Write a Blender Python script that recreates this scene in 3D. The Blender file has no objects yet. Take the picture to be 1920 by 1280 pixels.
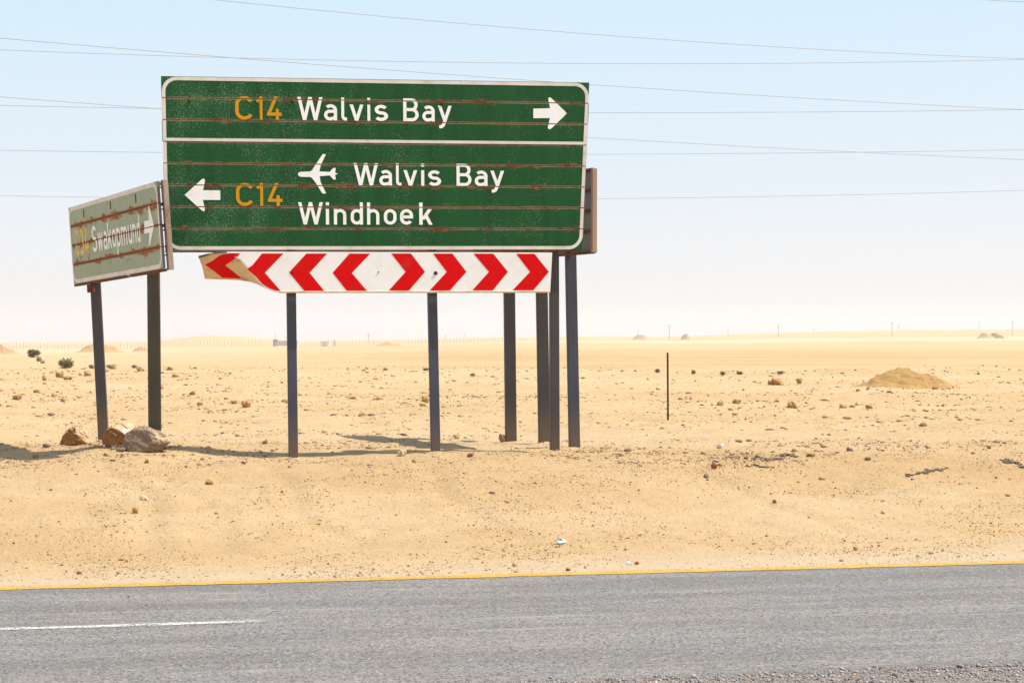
import bpy, bmesh, math, random
import numpy as np
from mathutils import Vector, Matrix
random.seed(7)
rng = np.random.default_rng(7)
S = bpy.context.scene
COL = S.collection
R = math.radians

# ------------------------------------------------------------------ camera, sky, sun, exposure
CAM_Z = 1.9
FPX = 3860.0                      # focal length in pixels of the 1920-wide photograph
HOR = 632.0
cam = bpy.data.cameras.new('camera')
cam.sensor_width = 36.0
cam.lens = 36.0 * FPX / 1920.0
cam.clip_start = 0.1
cam.clip_end = 20000
cam_o = bpy.data.objects.new('camera', cam)
COL.objects.link(cam_o)
cam_o.location = (0, 0, CAM_Z)
cam_o.rotation_euler = (R(90) - math.atan((640 - HOR) / FPX), 0, 0)
S.camera = cam_o

SUN_EL, SUN_AZ = R(60), R(-5)     # azimuth from +X, a little on the viewer's side
sun_dir = Vector((math.cos(SUN_EL) * math.cos(SUN_AZ), math.cos(SUN_EL) * math.sin(SUN_AZ), math.sin(SUN_EL)))
w = bpy.data.worlds.new('World')
S.world = w
w.use_nodes = True
nt = w.node_tree
bg = nt.nodes['Background']
sky = nt.nodes.new('ShaderNodeTexSky')
sky.sky_type = 'NISHITA'
sky.sun_disc = False
sky.sun_elevation = SUN_EL
sky.sun_rotation = R(90) - SUN_AZ
sky.altitude = 0
sky.air_density = 1.0
sky.dust_density = 2.5
sky.ozone_density = 1.0
# a milky desert sky: the physical sky mixed with its pale dusty gradient by elevation
tcw = nt.nodes.new('ShaderNodeTexCoord'); sxw = nt.nodes.new('ShaderNodeSeparateXYZ'); nt.links.new(tcw.outputs['Generated'], sxw.inputs[0])
rw = nt.nodes.new('ShaderNodeValToRGB'); nt.links.new(sxw.outputs[2], rw.inputs[0])
SKYR = [(0.0, (.945, .925, .905)), (.037, (.915, .935, .98)), (.08, (.79, .885, .99)), (.164, (.68, .87, 1.0)), (.4, (.58, .76, .96)), (1.0, (.46, .60, .82))]
cw = rw.color_ramp
cw.elements[0].color = (*SKYR[0][1], 1); cw.elements[1].color = (*SKYR[-1][1], 1)
for p_, c_ in SKYR[1:-1]:
    e_ = cw.elements.new(p_); e_.color = (*c_, 1)
sc_ = nt.nodes.new('ShaderNodeVectorMath'); sc_.operation = 'SCALE'; sc_.inputs['Scale'].default_value = 5.4; nt.links.new(rw.outputs[0], sc_.inputs[0])
mw = nt.nodes.new('ShaderNodeMix'); mw.data_type = 'RGBA'; mw.inputs[0].default_value = .85
nt.links.new(sky.outputs[0], mw.inputs[6]); nt.links.new(sc_.outputs[0], mw.inputs[7])
nt.links.new(mw.outputs[2], bg.inputs[0])
bg.inputs[1].default_value = 0.12

sl = bpy.data.lights.new('sun', 'SUN')
sl.energy = 4.35
sl.angle = R(0.53)
sl.color = (1.0, 0.95, 0.87)
so = bpy.data.objects.new('sun', sl)
COL.objects.link(so)
so.rotation_euler = sun_dir.to_track_quat('Z', 'Y').to_euler()
so.location = (10, -5, 30)

S.view_settings.view_transform = 'Standard'
S.view_settings.look = 'None'
S.view_settings.exposure = 0.64
S.view_settings.gamma = 1.0
S.view_settings.use_curve_mapping = False
S.cycles.max_bounces = 8
S.cycles.volume_bounces = 1
S.cycles.caustics_reflective = False

# ------------------------------------------------------------------ small helpers
def tag(o, label=None, cat=None, group=None, kind=None):
    if label: o['label'] = label
    if cat: o['category'] = cat
    if group: o['group'] = group
    if kind: o['kind'] = kind
    return o

def empty(name, loc=(0, 0, 0)):
    o = bpy.data.objects.new(name, None)
    o.empty_display_size = 0.2
    COL.objects.link(o)
    o.location = loc
    return o

def link_mesh(name, me, mats=(), parent=None):
    o = bpy.data.objects.new(name, me)
    COL.objects.link(o)
    for m in mats: me.materials.append(m)
    if parent: o.parent = parent
    return o

def mesh_np(name, V, F, mats=(), parent=None, smooth=False):
    """V (n,3), F (m,k) arrays -> object"""
    me = bpy.data.meshes.new(name)
    V = np.asarray(V, dtype=np.float32); F = np.asarray(F, dtype=np.int32)
    k = F.shape[1]
    me.vertices.add(len(V)); me.vertices.foreach_set('co', V.ravel())
    me.loops.add(F.size); me.loops.foreach_set('vertex_index', F.ravel())
    me.polygons.add(len(F))
    me.polygons.foreach_set('loop_start', np.arange(0, F.size, k, dtype=np.int32))
    me.polygons.foreach_set('loop_total', np.full(len(F), k, dtype=np.int32))
    me.update(calc_edges=True)
    if smooth: me.polygons.foreach_set('use_smooth', np.ones(len(F), dtype=bool))
    return link_mesh(name, me, mats, parent)

def bm_obj(name, bm, mats=(), parent=None, smooth=False):
    me = bpy.data.meshes.new(name)
    bmesh.ops.recalc_face_normals(bm, faces=bm.faces[:])
    bm.to_mesh(me); bm.free()
    if smooth:
        for p in me.polygons: p.use_smooth = True
    return link_mesh(name, me, mats, parent)

def bm_box(bm, x0, x1, y0, y1, z0, z1, bev=0.0):
    c = [bm.verts.new(p) for p in ((x0,y0,z0),(x1,y0,z0),(x1,y1,z0),(x0,y1,z0),(x0,y0,z1),(x1,y0,z1),(x1,y1,z1),(x0,y1,z1))]
    fs = [bm.faces.new([c[i] for i in q]) for q in ((0,1,5,4),(1,2,6,5),(2,3,7,6),(3,0,4,7),(4,5,6,7),(3,2,1,0))]
    if bev > 0:
        es = set(e for f in fs for e in f.edges)
        bmesh.ops.bevel(bm, geom=list(es), offset=bev, segments=1, affect='EDGES')

# pixel (1920x1280 photo) -> world at a depth y
def at(px, py, d):
    return Vector(((px - 960) / FPX * d, d, CAM_Z + (HOR - py) / FPX * d))

# ------------------------------------------------------------------ numpy value noise
_perm = rng.random((256, 256))
def vnoise(x, y):
    xi = np.floor(x).astype(int); yi = np.floor(y).astype(int)
    fx = x - xi; fy = y - yi
    fx = fx * fx * (3 - 2 * fx); fy = fy * fy * (3 - 2 * fy)
    g = lambda a, b: _perm[a & 255, b & 255]
    return (g(xi, yi) * (1 - fx) + g(xi + 1, yi) * fx) * (1 - fy) + (g(xi, yi + 1) * (1 - fx) + g(xi + 1, yi + 1) * fx) * fy - 0.5
def fbm(x, y, o=4):
    r = 0; a = 1.0
    for i in range(o):
        r = r + a * vnoise(x + 17.3 * i, y - 9.1 * i); x = x * 2.03; y = y * 2.03; a *= 0.5
    return r
def sst(a, b, x):
    t = np.clip((x - a) / (b - a), 0, 1)
    return t * t * (3 - 2 * t)

# ------------------------------------------------------------------ terrain height
RY = R(12.6)                       # the road's direction
RU = (math.cos(RY), math.sin(RY)); RN = (-math.sin(RY), math.cos(RY))
R0 = (0.0, 16.5)                   # a point on the far road edge
def road_t(x, y): return (x - R0[0]) * RN[0] + (y - R0[1]) * RN[1]
def road_s(x, y): return (x - R0[0]) * RU[0] + (y - R0[1]) * RU[1]
NEAR_T = -5.02

def ground(x, y):
    x = np.asarray(x, dtype=float); y = np.asarray(y, dtype=float)
    t = road_t(x, y); s = road_s(x, y)
    wob = 0.7 * fbm(s * 0.25, t * 0.05 + 3, 2)
    z = 0.525 * sst(0.9, 7.4, t + wob)
    away = sst(0.15, 2.2, t)
    z = z + away * (0.05 * fbm(x * 0.33, y * 0.33, 3) + 0.045 * fbm(x * 1.4 + 5, y * 1.4, 4) + 0.012 * fbm(x * 5.5, y * 5.5 + 9, 3))
    z = z + sst(0.05, 0.8, t) * 0.014 * fbm(s * 1.1, t * 7, 4)
    # small washed gullies down the bank
    for s0, amp in ((-2.75, 0.030), (-1.15, 0.024), (-2.2, .012), (0.4, 0.02), (3.6, 0.02)):
        path = s0 + 0.25 * fbm(t * 0.6 + s0, 7 + 0 * t, 2) - 0.07 * (t - 4)
        z = z - amp * np.exp(-((s - path) / 0.13) ** 2) * sst(1.6, 3.0, t) * (1 - sst(5.2, 6.8, t))
        z = z + 0.4 * amp * np.exp(-((s - path - 0.22) / 0.12) ** 2) * sst(1.6, 3.0, t) * (1 - sst(5.2, 6.8, t))
    # heap of soil round the boulders and the left posts
    z = z + 0.105 * np.exp(-(((x + 4.6) / 1.25) ** 2 + ((y - 24.6) / 2.0) ** 2)) * (1 - .85 * sst(-4.75, -5.2, x) * sst(24.0, 23.55, y)) * (1 - .55 * sst(-4.8, -5.3, x) * sst(25.8, 25.2, y))
    z = z - 0.055 * sst(-0.8, -2.0, x) * sst(-3.9, -3.2, x) * np.exp(-((y - 23.5) / .8) ** 2)
    # churned ground between the sign and the plain
    mid_ = sst(26, 31, y) * (1 - sst(85, 110, y))
    ch = fbm(x * .55 + 11, y * .42, 4)
    z = z + mid_ * (0.11 * np.clip(ch, -.2, 1) + 0.03 * np.abs(fbm(x * 2.1, y * 1.3 + 4, 3)))
    for fx, fy in ((-2.53, 23.9), (-.9, 24.15), (.5, 24.35), (0.0, 26.9), (.43, 26.45), (.78, 25.4), (-5.15, 25.95)):
        rr2 = (x - fx) ** 2 + (y - fy) ** 2
        z = z + 0.03 * np.exp(-rr2 / .035) * (1 + 1.2 * vnoise(x * 14, y * 14)) - 0.012 * np.exp(-rr2 / .18)
    # graded ridges far behind the sign
    for y0, hh, ww in ((45.0, 0.10, 1.3), (74.0, 0.16, 2.4), (36.0, 0.05, 1.0)):
        yc = y0 + 3.5 * fbm(x * 0.05, 3 + y0 + 0 * x, 2)
        z = z + hh * np.exp(-((y - yc) / ww) ** 2) * (0.8 + 1.2 * fbm(x * 0.5, y * 0.5, 3))
    # far rise: the skyline climbs from left to right
    d = np.maximum(y, 1.0)
    pxx = 960 + FPX * x / d
    pxx = np.clip(pxx, -3000, 5000)
    sk = np.interp(pxx, [-3000, 0, 280, 380, 460, 560, 900, 1100, 1250, 1420, 1700, 1920, 2600, 5000],
                        [652, 650, 643, 629, 632, 643, 635, 631, 632, 626, 619, 617, 612, 630])
    E = (HOR - sk) + 1.0 * fbm(pxx * 0.012, 1.5 + 0 * pxx, 3)
    base_e = -1.375 / d * FPX
    wf = sst(130, 900, d)
    z = z - .62 * sst(110, 260, d) * (1 - sst(500, 900, d)) * sst(1000, 500, pxx) * (y > 0)
    z = z + wf * (E - base_e) * d / FPX * (1 - 0.5 * sst(1100, 3000, d)) * (y > 0)
    z = z + sst(150, 500, d) * 0.5 * fbm(x * 0.02, y * 0.01, 3)
    # under and before the road
    under = (t < -0.02) & (t > NEAR_T + 0.03)
    z = np.where(t <= -0.02, -0.05, z + 0.008 + 0.004 * vnoise(s * 3, t * 3))
    z = np.where(t <= NEAR_T + 0.04, -0.002 + 0.006 * fbm(x * 6, y * 6, 3) - 0.03 * sst(0, 3, NEAR_T - t), z)
    return z

_DS = np.geomspace(9.0, 2500, 420)
def hit_many(px, py):
    """where the rays through photo pixels meet the ground, (n,3)"""
    px = np.atleast_1d(np.asarray(px, float)); py = np.atleast_1d(np.asarray(py, float))
    k = ((HOR - py) / FPX)[:, None]; m = ((px - 960) / FPX)[:, None]
    D = np.repeat(_DS[None], len(px), 0)
    for it in range(2):
        g = CAM_Z + k * D - ground(m * D, D)
        i = np.argmax(g <= 0, axis=1); i = np.where(i == 0, D.shape[1] - 1, i)
        r_ = np.arange(len(px)); d0, d1 = D[r_, i - 1], D[r_, i]; g0, g1 = g[r_, i - 1], g[r_, i]
        f = np.clip(g0 / np.where(np.abs(g0 - g1) < 1e-9, 1, g0 - g1), 0, 1)
        d = d0 + (d1 - d0) * f
        if it == 0: D = d0[:, None] + (d1 - d0)[:, None] * np.linspace(0, 1, 16)[None]
    x = m[:, 0] * d
    return np.stack([x, d, ground(x, d)], 1)
def hit(px, py): return Vector(hit_many(px, py)[0])

# ------------------------------------------------------------------ materials
class NB:
    def __init__(s, name):
        s.m = bpy.data.materials.new(name); s.m.use_nodes = True
        s.t = s.m.node_tree; s.b = s.t.nodes['Principled BSDF']
    def n(s, ty, **kw):
        nd = s.t.nodes.new(ty)
        for k, v in kw.items():
            if k.startswith('i_'):
                key = k[2:].replace('_', ' ')
                nd.inputs[key].default_value = v
            else: setattr(nd, k, v)
        return nd
    def l(s, a, b): s.t.links.new(a, b)
    def coord(s, kind='Object', scale=(1, 1, 1), loc=(0, 0, 0)):
        if kind == 'World':
            g = s.n('ShaderNodeNewGeometry').outputs['Position']
        else:
            g = s.n('ShaderNodeTexCoord').outputs[kind]
        mp = s.n('ShaderNodeMapping'); mp.inputs['Scale'].default_value = scale; mp.inputs['Location'].default_value = loc
        s.l(g, mp.inputs['Vector']); return mp.outputs[0]
    def noise(s, co, scale, detail=4, rough=0.55):
        nd = s.n('ShaderNodeTexNoise'); nd.inputs['Scale'].default_value = scale
        nd.inputs['Detail'].default_value = detail; nd.inputs['Roughness'].default_value = rough
        s.l(co, nd.inputs['Vector']); return nd.outputs['Fac']
    def voro(s, co, scale, feat='F1', out='Distance'):
        nd = s.n('ShaderNodeTexVoronoi', feature=feat); nd.inputs['Scale'].default_value = scale
        s.l(co, nd.inputs['Vector']); return nd.outputs[out]
    def ramp(s, f, a, b, lo=0.0, hi=1.0):
        nd = s.n('ShaderNodeMapRange'); nd.inputs[1].default_value = a; nd.inputs[2].default_value = b
        nd.inputs[3].default_value = lo; nd.inputs[4].default_value = hi
        s.l(f, nd.inputs[0]); return nd.outputs[0]
    def math(s, op, a, b=None):
        nd = s.n('ShaderNodeMath', operation=op)
        for i, v in enumerate((a, b)):
            if v is None: continue
            if isinstance(v, (int, float)): nd.inputs[i].default_value = v
            else: s.l(v, nd.inputs[i])
        return nd.outputs[0]
    def mix(s, f, a, b, blend='MIX'):
        nd = s.n('ShaderNodeMix', data_type='RGBA', blend_type=blend)
        if isinstance(f, (int, float)): nd.inputs[0].default_value = f
        else: s.l(f, nd.inputs[0])
        for i, v in ((6, a), (7, b)):
            if isinstance(v, tuple): nd.inputs[i].default_value = (*v, 1)
            else: s.l(v, nd.inputs[i])
        return nd.outputs[2]
    def bump(s, h, strength, dist):
        nd = s.n('ShaderNodeBump'); nd.inputs['Strength'].default_value = strength; nd.inputs['Distance'].default_value = dist
        s.l(h, nd.inputs['Height']); s.l(nd.outputs[0], s.b.inputs['Normal'])
    def done(s, col, rough=0.8, metal=0.0, spec=None):
        if isinstance(col, tuple): s.b.inputs['Base Color'].default_value = (*col, 1)
        else: s.l(col, s.b.inputs['Base Color'])
        if isinstance(rough, (int, float)): s.b.inputs['Roughness'].default_value = rough
        else: s.l(rough, s.b.inputs['Roughness'])
        s.b.inputs['Metallic'].default_value = metal
        if spec is not None: s.b.inputs['Specular IOR Level'].default_value = spec
        return s.m

def mat_sand():
    s = NB('desert sand')
    c = s.coord('World')
    big = s.noise(c, 0.35, 5)
    mid = s.noise(c, 2.2, 6, 0.65)
    fine = s.noise(c, 26, 5, 0.75)
    cs = s.coord('World', (0.35, 1.6, 1))
    streak = s.noise(cs, 1.2, 5, 0.6)
    col = s.mix(s.ramp(big, .38, .62), (0.495, 0.332, 0.168), (0.52, 0.357, 0.192))
    col = s.mix(s.ramp(streak, .45, .68), col, (0.525, 0.365, 0.20))
    col = s.mix(s.math('MULTIPLY', s.ramp(mid, .5, .72), .55), col, (0.465, 0.29, 0.128))
    col = s.mix(s.ramp(fine, .52, .8, 0, .55), col, (0.57, 0.43, 0.275))
    col = s.mix(s.ramp(fine, .42, .22, 0, .8), col, (0.20, 0.125, 0.065))
    # coarse grit on the crest, pale crust, mirage white painted at far left: an attribute of the ground
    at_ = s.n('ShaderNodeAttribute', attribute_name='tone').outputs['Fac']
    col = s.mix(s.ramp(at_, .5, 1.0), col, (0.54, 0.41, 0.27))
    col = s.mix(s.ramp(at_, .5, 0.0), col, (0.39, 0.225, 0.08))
    shl = s.n('ShaderNodeAttribute', attribute_name='shoulder').outputs['Fac']
    gvl = s.mix(s.ramp(fine, .35, .65), (0.17, 0.15, 0.135), (0.36, 0.31, 0.27))
    col = s.mix(shl, col, gvl)
    grit = s.voro(c, 55)
    gr = s.voro(c, 55, out='Color')
    gsep = s.n('ShaderNodeSeparateColor'); s.l(gr, gsep.inputs[0])
    gm = s.math('MULTIPLY', s.math('LESS_THAN', grit, .33), s.math('GREATER_THAN', gsep.outputs[0], .80))
    gm = s.math('MULTIPLY', gm, s.ramp(mid, .40, .6))
    col = s.mix(gm, col, (0.16, 0.11, 0.07))
    h = s.math('ADD', s.math('MULTIPLY', fine, 1.0), s.math('MULTIPLY', gm, .5))
    h = s.math('ADD', h, s.math('MULTIPLY', mid, 2.0))
    s.bump(h, 1.0, .03)
    return s.done(col, .95, spec=.15)

def mat_asphalt():
    s = NB('worn asphalt')
    c = s.coord('World')
    # road aligned coordinates
    mp = s.n('ShaderNodeMapping'); mp.vector_type = 'POINT'; mp.inputs['Rotation'].default_value = (0, 0, -RY)
    s.l(s.n('ShaderNodeNewGeometry').outputs['Position'], mp.inputs['Vector'])
    mp2 = s.n('ShaderNodeMapping'); mp2.inputs['Scale'].default_value = (0.12, 1.0, 1); s.l(mp.outputs[0], mp2.inputs['Vector'])
    track = s.noise(mp2.outputs[0], 1.6, 5, .6)
    agg = s.voro(c, 72, out='Color')
    sp = s.n('ShaderNodeSeparateColor'); s.l(agg, sp.inputs[0])
    d = s.voro(c, 85)
    patch = s.noise(c, .9, 5)
    col = s.mix(s.ramp(track, .43, .58), (0.145, 0.129, 0.117), (0.228, 0.204, 0.183))
    col = s.mix(s.ramp(patch, .48, .66, 0, .6), col, (0.168, 0.168, 0.166))
    col = s.mix(s.ramp(sp.outputs[0], 0, 1, 0, .5), col, (0.25, 0.215, 0.185))
    col = s.mix(s.math('MULTIPLY', s.math('GREATER_THAN', sp.outputs[1], .74), .88), col, (0.065, 0.060, 0.057))
    col = s.mix(s.math('MULTIPLY', s.math('GREATER_THAN', sp.outputs[2], .98), .7), col, (0.45, 0.40, 0.34))
    fine = s.noise(c, 150, 3, .7)
    col = s.mix(s.ramp(fine, .35, .65, 0, .35), col, (0.12, 0.115, 0.11))
    # wind-blown sand lying in long thin streaks
    mp3 = s.n('ShaderNodeMapping'); mp3.inputs['Scale'].default_value = (0.5, 7.0, 1); s.l(mp.outputs[0], mp3.inputs['Vector'])
    st = s.noise(mp3.outputs[0], 1.0, 6, .6)
    m = s.math('MULTIPLY', s.ramp(st, .60, .74), s.ramp(fine, .3, .6, .3, 1))
    col = s.mix(s.math('MULTIPLY', m, .55), col, (0.48, 0.41, 0.32))
    h = s.math('ADD', s.math('MULTIPLY', d, -1.0), s.math('MULTIPLY', fine, .4))
    s.bump(h, .6, .004)
    return s.done(col, .78, spec=.3)

def mat_paint(name, colr, under, wear=.5):
    s = NB(name)
    c = s.coord('World')
    f = s.noise(c, 45, 5, .7)
    g = s.noise(c, 3.0, 4)
    fade = s.n('ShaderNodeAttribute', attribute_name='wear').outputs['Fac']
    m = s.math('ADD', s.math('ADD', f, s.math('MULTIPLY', g, .25)), s.math('MULTIPLY', fade, .75))
    col = s.mix(s.ramp(g, .3, .7), colr, tuple(v * .88 for v in colr))
    s.b.inputs['Base Color'].default_value = (1, 1, 1, 1)
    tr = s.n('ShaderNodeBsdfTransparent'); mx = s.n('ShaderNodeMixShader')
    s.l(s.ramp(m, wear + .22, wear + .30), mx.inputs[0]); s.l(s.b.outputs[0], mx.inputs[1]); s.l(tr.outputs[0], mx.inputs[2])
    out = s.t.nodes['Material Output']; s.l(mx.outputs[0], out.inputs[0])
    s.bump(f, .5, .003)
    return s.done(col, .6)

def mat_sign(name, base, dark, chip, rust_w, pitch, rust_amt, chips=1.0, height=2.0, ra=(0.20, 0.062, 0.022), rb=(0.065, 0.020, 0.011), wmin=-.001):
    """sheet steel face; object space = the sign's own frame, joints at multiples of pitch"""
    s = NB(name)
    tc = s.n('ShaderNodeTexCoord').outputs['Object']
    sx = s.n('ShaderNodeSeparateXYZ'); s.l(tc, sx.inputs[0])
    z = sx.outputs[2]
    # distance to the nearest joint
    q = s.math('DIVIDE', z, pitch)
    fr = s.math('SUBTRACT', q, s.math('ROUND', q))
    dist = s.math('MULTIPLY', s.math('ABSOLUTE', fr), pitch)
    outer = s.math('MINIMUM', z, s.math('SUBTRACT', height, z))   # no joint at the very rim
    c1 = s.coord('Object', (1, 1, 1)); cl = s.coord('Object', (1.0, 1, 3.0)); cv = s.coord('Object', (6, 1, .7))
    blot = s.noise(cl, 2.6, 5, .68)
    fine = s.noise(c1, 60, 4, .7)
    md = s.noise(c1, 9, 5, .65)
    wd = s.math('MULTIPLY', s.ramp(blot, .50, .64, .09, 1.0), rust_w)
    wd = s.math('MULTIPLY', wd, s.ramp(fine, .3, .7, .2, 1.5))
    wd = s.math('ADD', wd, wmin)
    if wmin > 0: wd = s.math('MULTIPLY', wd, s.ramp(md, .3, .7, .55, 1.45))
    rust = s.ramp(s.math('SUBTRACT', dist, wd), .004, -.003)
    rust = s.math('MULTIPLY', rust, s.math('GREATER_THAN', outer, .08))
    # base paint, faded vertically in clouds, with many pale chips
    cloud = s.noise(cv, 1.0, 5, .6)
    col = s.mix(s.ramp(cloud, .35, .65), base, dark)
    ch1 = s.noise(s.coord('Object', (1.2, 1, .8)), 52, 4, .65)
    cw = s.noise(s.coord('Object', (1.6, 1, .8)), 1.9, 4, .6)
    cw = s.math('ADD', cw, s.ramp(sx.outputs[0], .0, 3.6, .05, -.09))
    near = s.ramp(dist, .07, .0, 0, .05)
    cm = s.math('ADD', ch1, s.math('ADD', s.ramp(cw, .38, .66, -.05, .075), near))
    cmask = s.math('MULTIPLY', s.ramp(cm, .56, .70), .62 * chips)
    col = s.mix(cmask, col, chip)
    tan_ = s.math('MULTIPLY', s.ramp(dist, .0155, .010), s.math('GREATER_THAN', outer, .08))
    col = s.mix(s.math('MULTIPLY', tan_, .85), col, (0.30, 0.20, 0.11))
    rc = s.mix(s.ramp(fine, .35, .65), ra, rb)
    rc = s.mix(s.ramp(md, .46, .70, 0, .8), rc, (0.36, 0.22, 0.12))
    col = s.mix(s.math('MULTIPLY', rust, rust_amt), col, rc)
    s.bump(s.math('ADD', s.math('MULTIPLY', rust, .4), s.math('MULTIPLY', fine, .15)), .5, .004)
    return s.done(col, s.ramp(rust, 0, 1, .5, .9), spec=.15)

def mat_sheeting(name, colr, alt, rough=.4, sp=.15, dirt=(0.5, .36, .2), dirt_amt=.25, scale=4):
    s = NB(name)
    c = s.coord('Object')
    n1 = s.noise(c, scale, 5, .6); n2 = s.noise(c, 50, 4, .7)
    col = s.mix(s.ramp(n1, .35, .65), colr, alt)
    col = s.mix(s.ramp(s.math('ADD', n1, s.math('MULTIPLY', n2, .5)), .82, 1.0, 0, dirt_amt), col, dirt)
    s.bump(n2, .2, .001)
    return s.done(col, rough, spec=sp)

def mat_metal(name, a, b, rustc, rust_lo=.62, rough=.6, scale=3.0, zs=.35, foot=False):
    s = NB(name)
    c = s.coord('Object', (1, 1, zs)); cf = s.coord('Object')
    n1 = s.noise(c, scale, 6, .65); n2 = s.noise(cf, 45, 4, .7)
    st = s.noise(s.coord('Object', (18, 18, .6)), 1.0, 4, .6)
    col = s.mix(s.ramp(n1, .35, .65), a, b)
    col = s.mix(s.ramp(st, .55, .75, 0, .5), col, b)
    m = s.ramp(s.math('ADD', n1, s.math('MULTIPLY', n2, .3)), rust_lo + .13, rust_lo + .24)
    if foot:   # rust and dust splashed up the lowest half metre
        sz_ = s.n('ShaderNodeSeparateXYZ'); s.l(s.n('ShaderNodeTexCoord').outputs['Object'], sz_.inputs[0])
        ft = s.ramp(s.math('ADD', sz_.outputs[2], s.math('MULTIPLY', n1, -.9)), .42, .0)
        col = s.mix(s.math('MULTIPLY', ft, .55), col, (0.16, 0.10, 0.055))
        scr = s.ramp(s.noise(s.coord('Object', (40, 40, 3)), 1.0, 4, .7), .66, .74)
        col = s.mix(s.math('MULTIPLY', scr, .5), col, (0.20, 0.19, 0.19))
    col = s.mix(m, col, rustc)
    s.bump(n2, .4, .002)
    return s.done(col, rough, spec=.4)

def mat_rust(name='rusted steel', a=(0.20, 0.065, 0.03), b=(0.09, 0.03, 0.018)):
    s = NB(name)
    c = s.coord('Object')
    n1 = s.noise(c, 14, 5, .7); n2 = s.noise(c, 80, 4, .7)
    col = s.mix(s.ramp(n1, .35, .65), a, b)
    col = s.mix(s.ramp(n2, .55, .75, 0, .6), col, (0.30, 0.12, 0.045))
    s.bump(n2, .6, .003)
    return s.done(col, .9, spec=.15)

def mat_rock(name, a, b, c3, scale=6, pits=.5, bumpd=.02):
    s = NB(name)
    c = s.coord('Object')
    n1 = s.noise(c, scale, 6, .65); n2 = s.noise(c, scale * 7, 6, .75)
    oi = s.n('ShaderNodeObjectInfo').outputs['Random']
    v = s.voro(c, scale * 4)
    col = s.mix(s.ramp(n1, .38, .62), a, b)
    col = s.mix(s.ramp(n2, .50, .72, 0, .8), col, c3)
    col = s.mix(s.ramp(n2, .42, .28, 0, .75), col, tuple(x * .4 for x in a))
    s.bump(s.math('ADD', n2, s.math('MULTIPLY', v, pits)), .9, bumpd)
    return s.done(col, .95, spec=.12)

def mat_plain(name, colr, rough=.8, var=.15, scale=20):
    s = NB(name)
    c = s.coord('Object')
    n1 = s.noise(c, scale, 4, .6)
    col = s.mix(s.ramp(n1, .35, .65), colr, tuple(v * (1 - var) for v in colr))
    return s.done(col, rough, spec=.25)

def mat_pebble():
    s = NB('loose pebbles')
    c = s.coord('World')
    isl = s.n('ShaderNodeNewGeometry').outputs['Random Per Island']
    rp = s.n('ShaderNodeValToRGB')
    els = [(0, (0.34, 0.20, 0.09)), (.28, (0.42, 0.27, 0.13)), (.5, (0.26, 0.145, 0.065)), (.72, (0.15, 0.095, 0.06)), (.90, (0.24, 0.175, 0.12)), (.975, (0.50, 0.39, 0.27))]
    cr = rp.color_ramp; cr.interpolation = 'CONSTANT'
    cr.elements[0].position = 0; cr.elements[0].color = (*els[0][1], 1)
    cr.elements[1].position = els[1][0]; cr.elements[1].color = (*els[1][1], 1)
    for p, cc in els[2:]:
        e = cr.elements.new(p); e.color = (*cc, 1)
    s.l(isl, rp.inputs[0])
    n = s.noise(c, 90, 4, .7)
    col = s.mix(s.ramp(n, .4, .7, 0, .4), rp.outputs[0], (0.5, 0.36, 0.2))
    s.bump(n, .5, .004)
    return s.done(col, .95, spec=.15)

SAND = mat_sand(); ASPH = mat_asphalt()
YEL = mat_paint('yellow road paint', (0.56, 0.30, 0.025), None, .46)
WHT = mat_paint('white road paint', (0.58, 0.58, 0.54), None, .41)
PITCH = 0.2481
GREEN = mat_sign('green sheeting with chips and rust', (0.0085, 0.082, 0.019), (0.006, 0.060, 0.013), (0.17, 0.27, 0.165), .046, PITCH, .95)
OLIVE = mat_sign('faded grey green sheeting with rust', (0.29, 0.355, 0.235), (0.33, 0.385, 0.27), (0.46, 0.46, 0.36), .085, .247, .95, .25, height=.988, ra=(0.36, 0.12, 0.035), rb=(0.20, 0.06, 0.022), wmin=.014)
W_LET = mat_sheeting('white reflective sheeting', (0.90, 0.89, 0.87), (0.86, 0.84, 0.81), .35, dirt_amt=.15)
W_BRD = mat_sheeting('dusty white border sheeting', (0.74, 0.68, 0.62), (0.64, 0.57, 0.49), .45, dirt_amt=.5)
Y_LET = mat_sheeting('yellow lettering sheeting', (0.62, 0.29, 0.004), (0.55, 0.25, 0.003), .4, dirt_amt=.15)
Y_LIFT = mat_sheeting('yellow lettering lifted for shade', (0.90, 0.50, 0.02), (0.80, 0.42, 0.015), .4, dirt_amt=.1)  # brighter copy of the lettering yellow, lightened to offset the shade
RED = mat_sheeting('red chevron sheeting', (0.68, 0.001, 0.002), (0.62, 0.001, 0.002), .6, .04, dirt=(0.5, .08, .04), dirt_amt=.35)
W_CHV = mat_sheeting('white chevron sheeting', (0.87, 0.85, 0.83), (0.83, 0.80, 0.77), .4, dirt_amt=.12)
POST_B = mat_metal('blue grey steel post', (0.056, 0.062, 0.094), (0.040, 0.040, 0.054), (0.10, 0.055, 0.035), foot=True)
POST_G = mat_metal('grey brown steel post', (0.055, 0.049, 0.052), (0.040, 0.032, 0.031), (0.14, 0.08, 0.05), .58, foot=True)
POST_O = mat_metal('olive brown steel post', (0.085, 0.066, 0.038), (0.058, 0.046, 0.030), (0.14, 0.09, 0.05), .6, foot=True)
FRAME = mat_metal('weathered galvanised frame', (0.36, 0.29, 0.23), (0.27, 0.205, 0.155), (0.22, 0.09, 0.04), .6)
FRAME_T = mat_metal('brown weathered channel', (0.34, 0.225, 0.145), (0.28, 0.175, 0.105), (0.22, 0.09, 0.04), .6)
BACK = mat_metal('dull galvanised sheet back', (0.18, 0.165, 0.16), (0.13, 0.115, 0.11), (0.15, .06, .03), .66)
RUST = mat_rust()
RUST_D = mat_rust('dark rust on joints', (0.17, 0.06, 0.03), (0.06, 0.02, 0.012))
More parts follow.
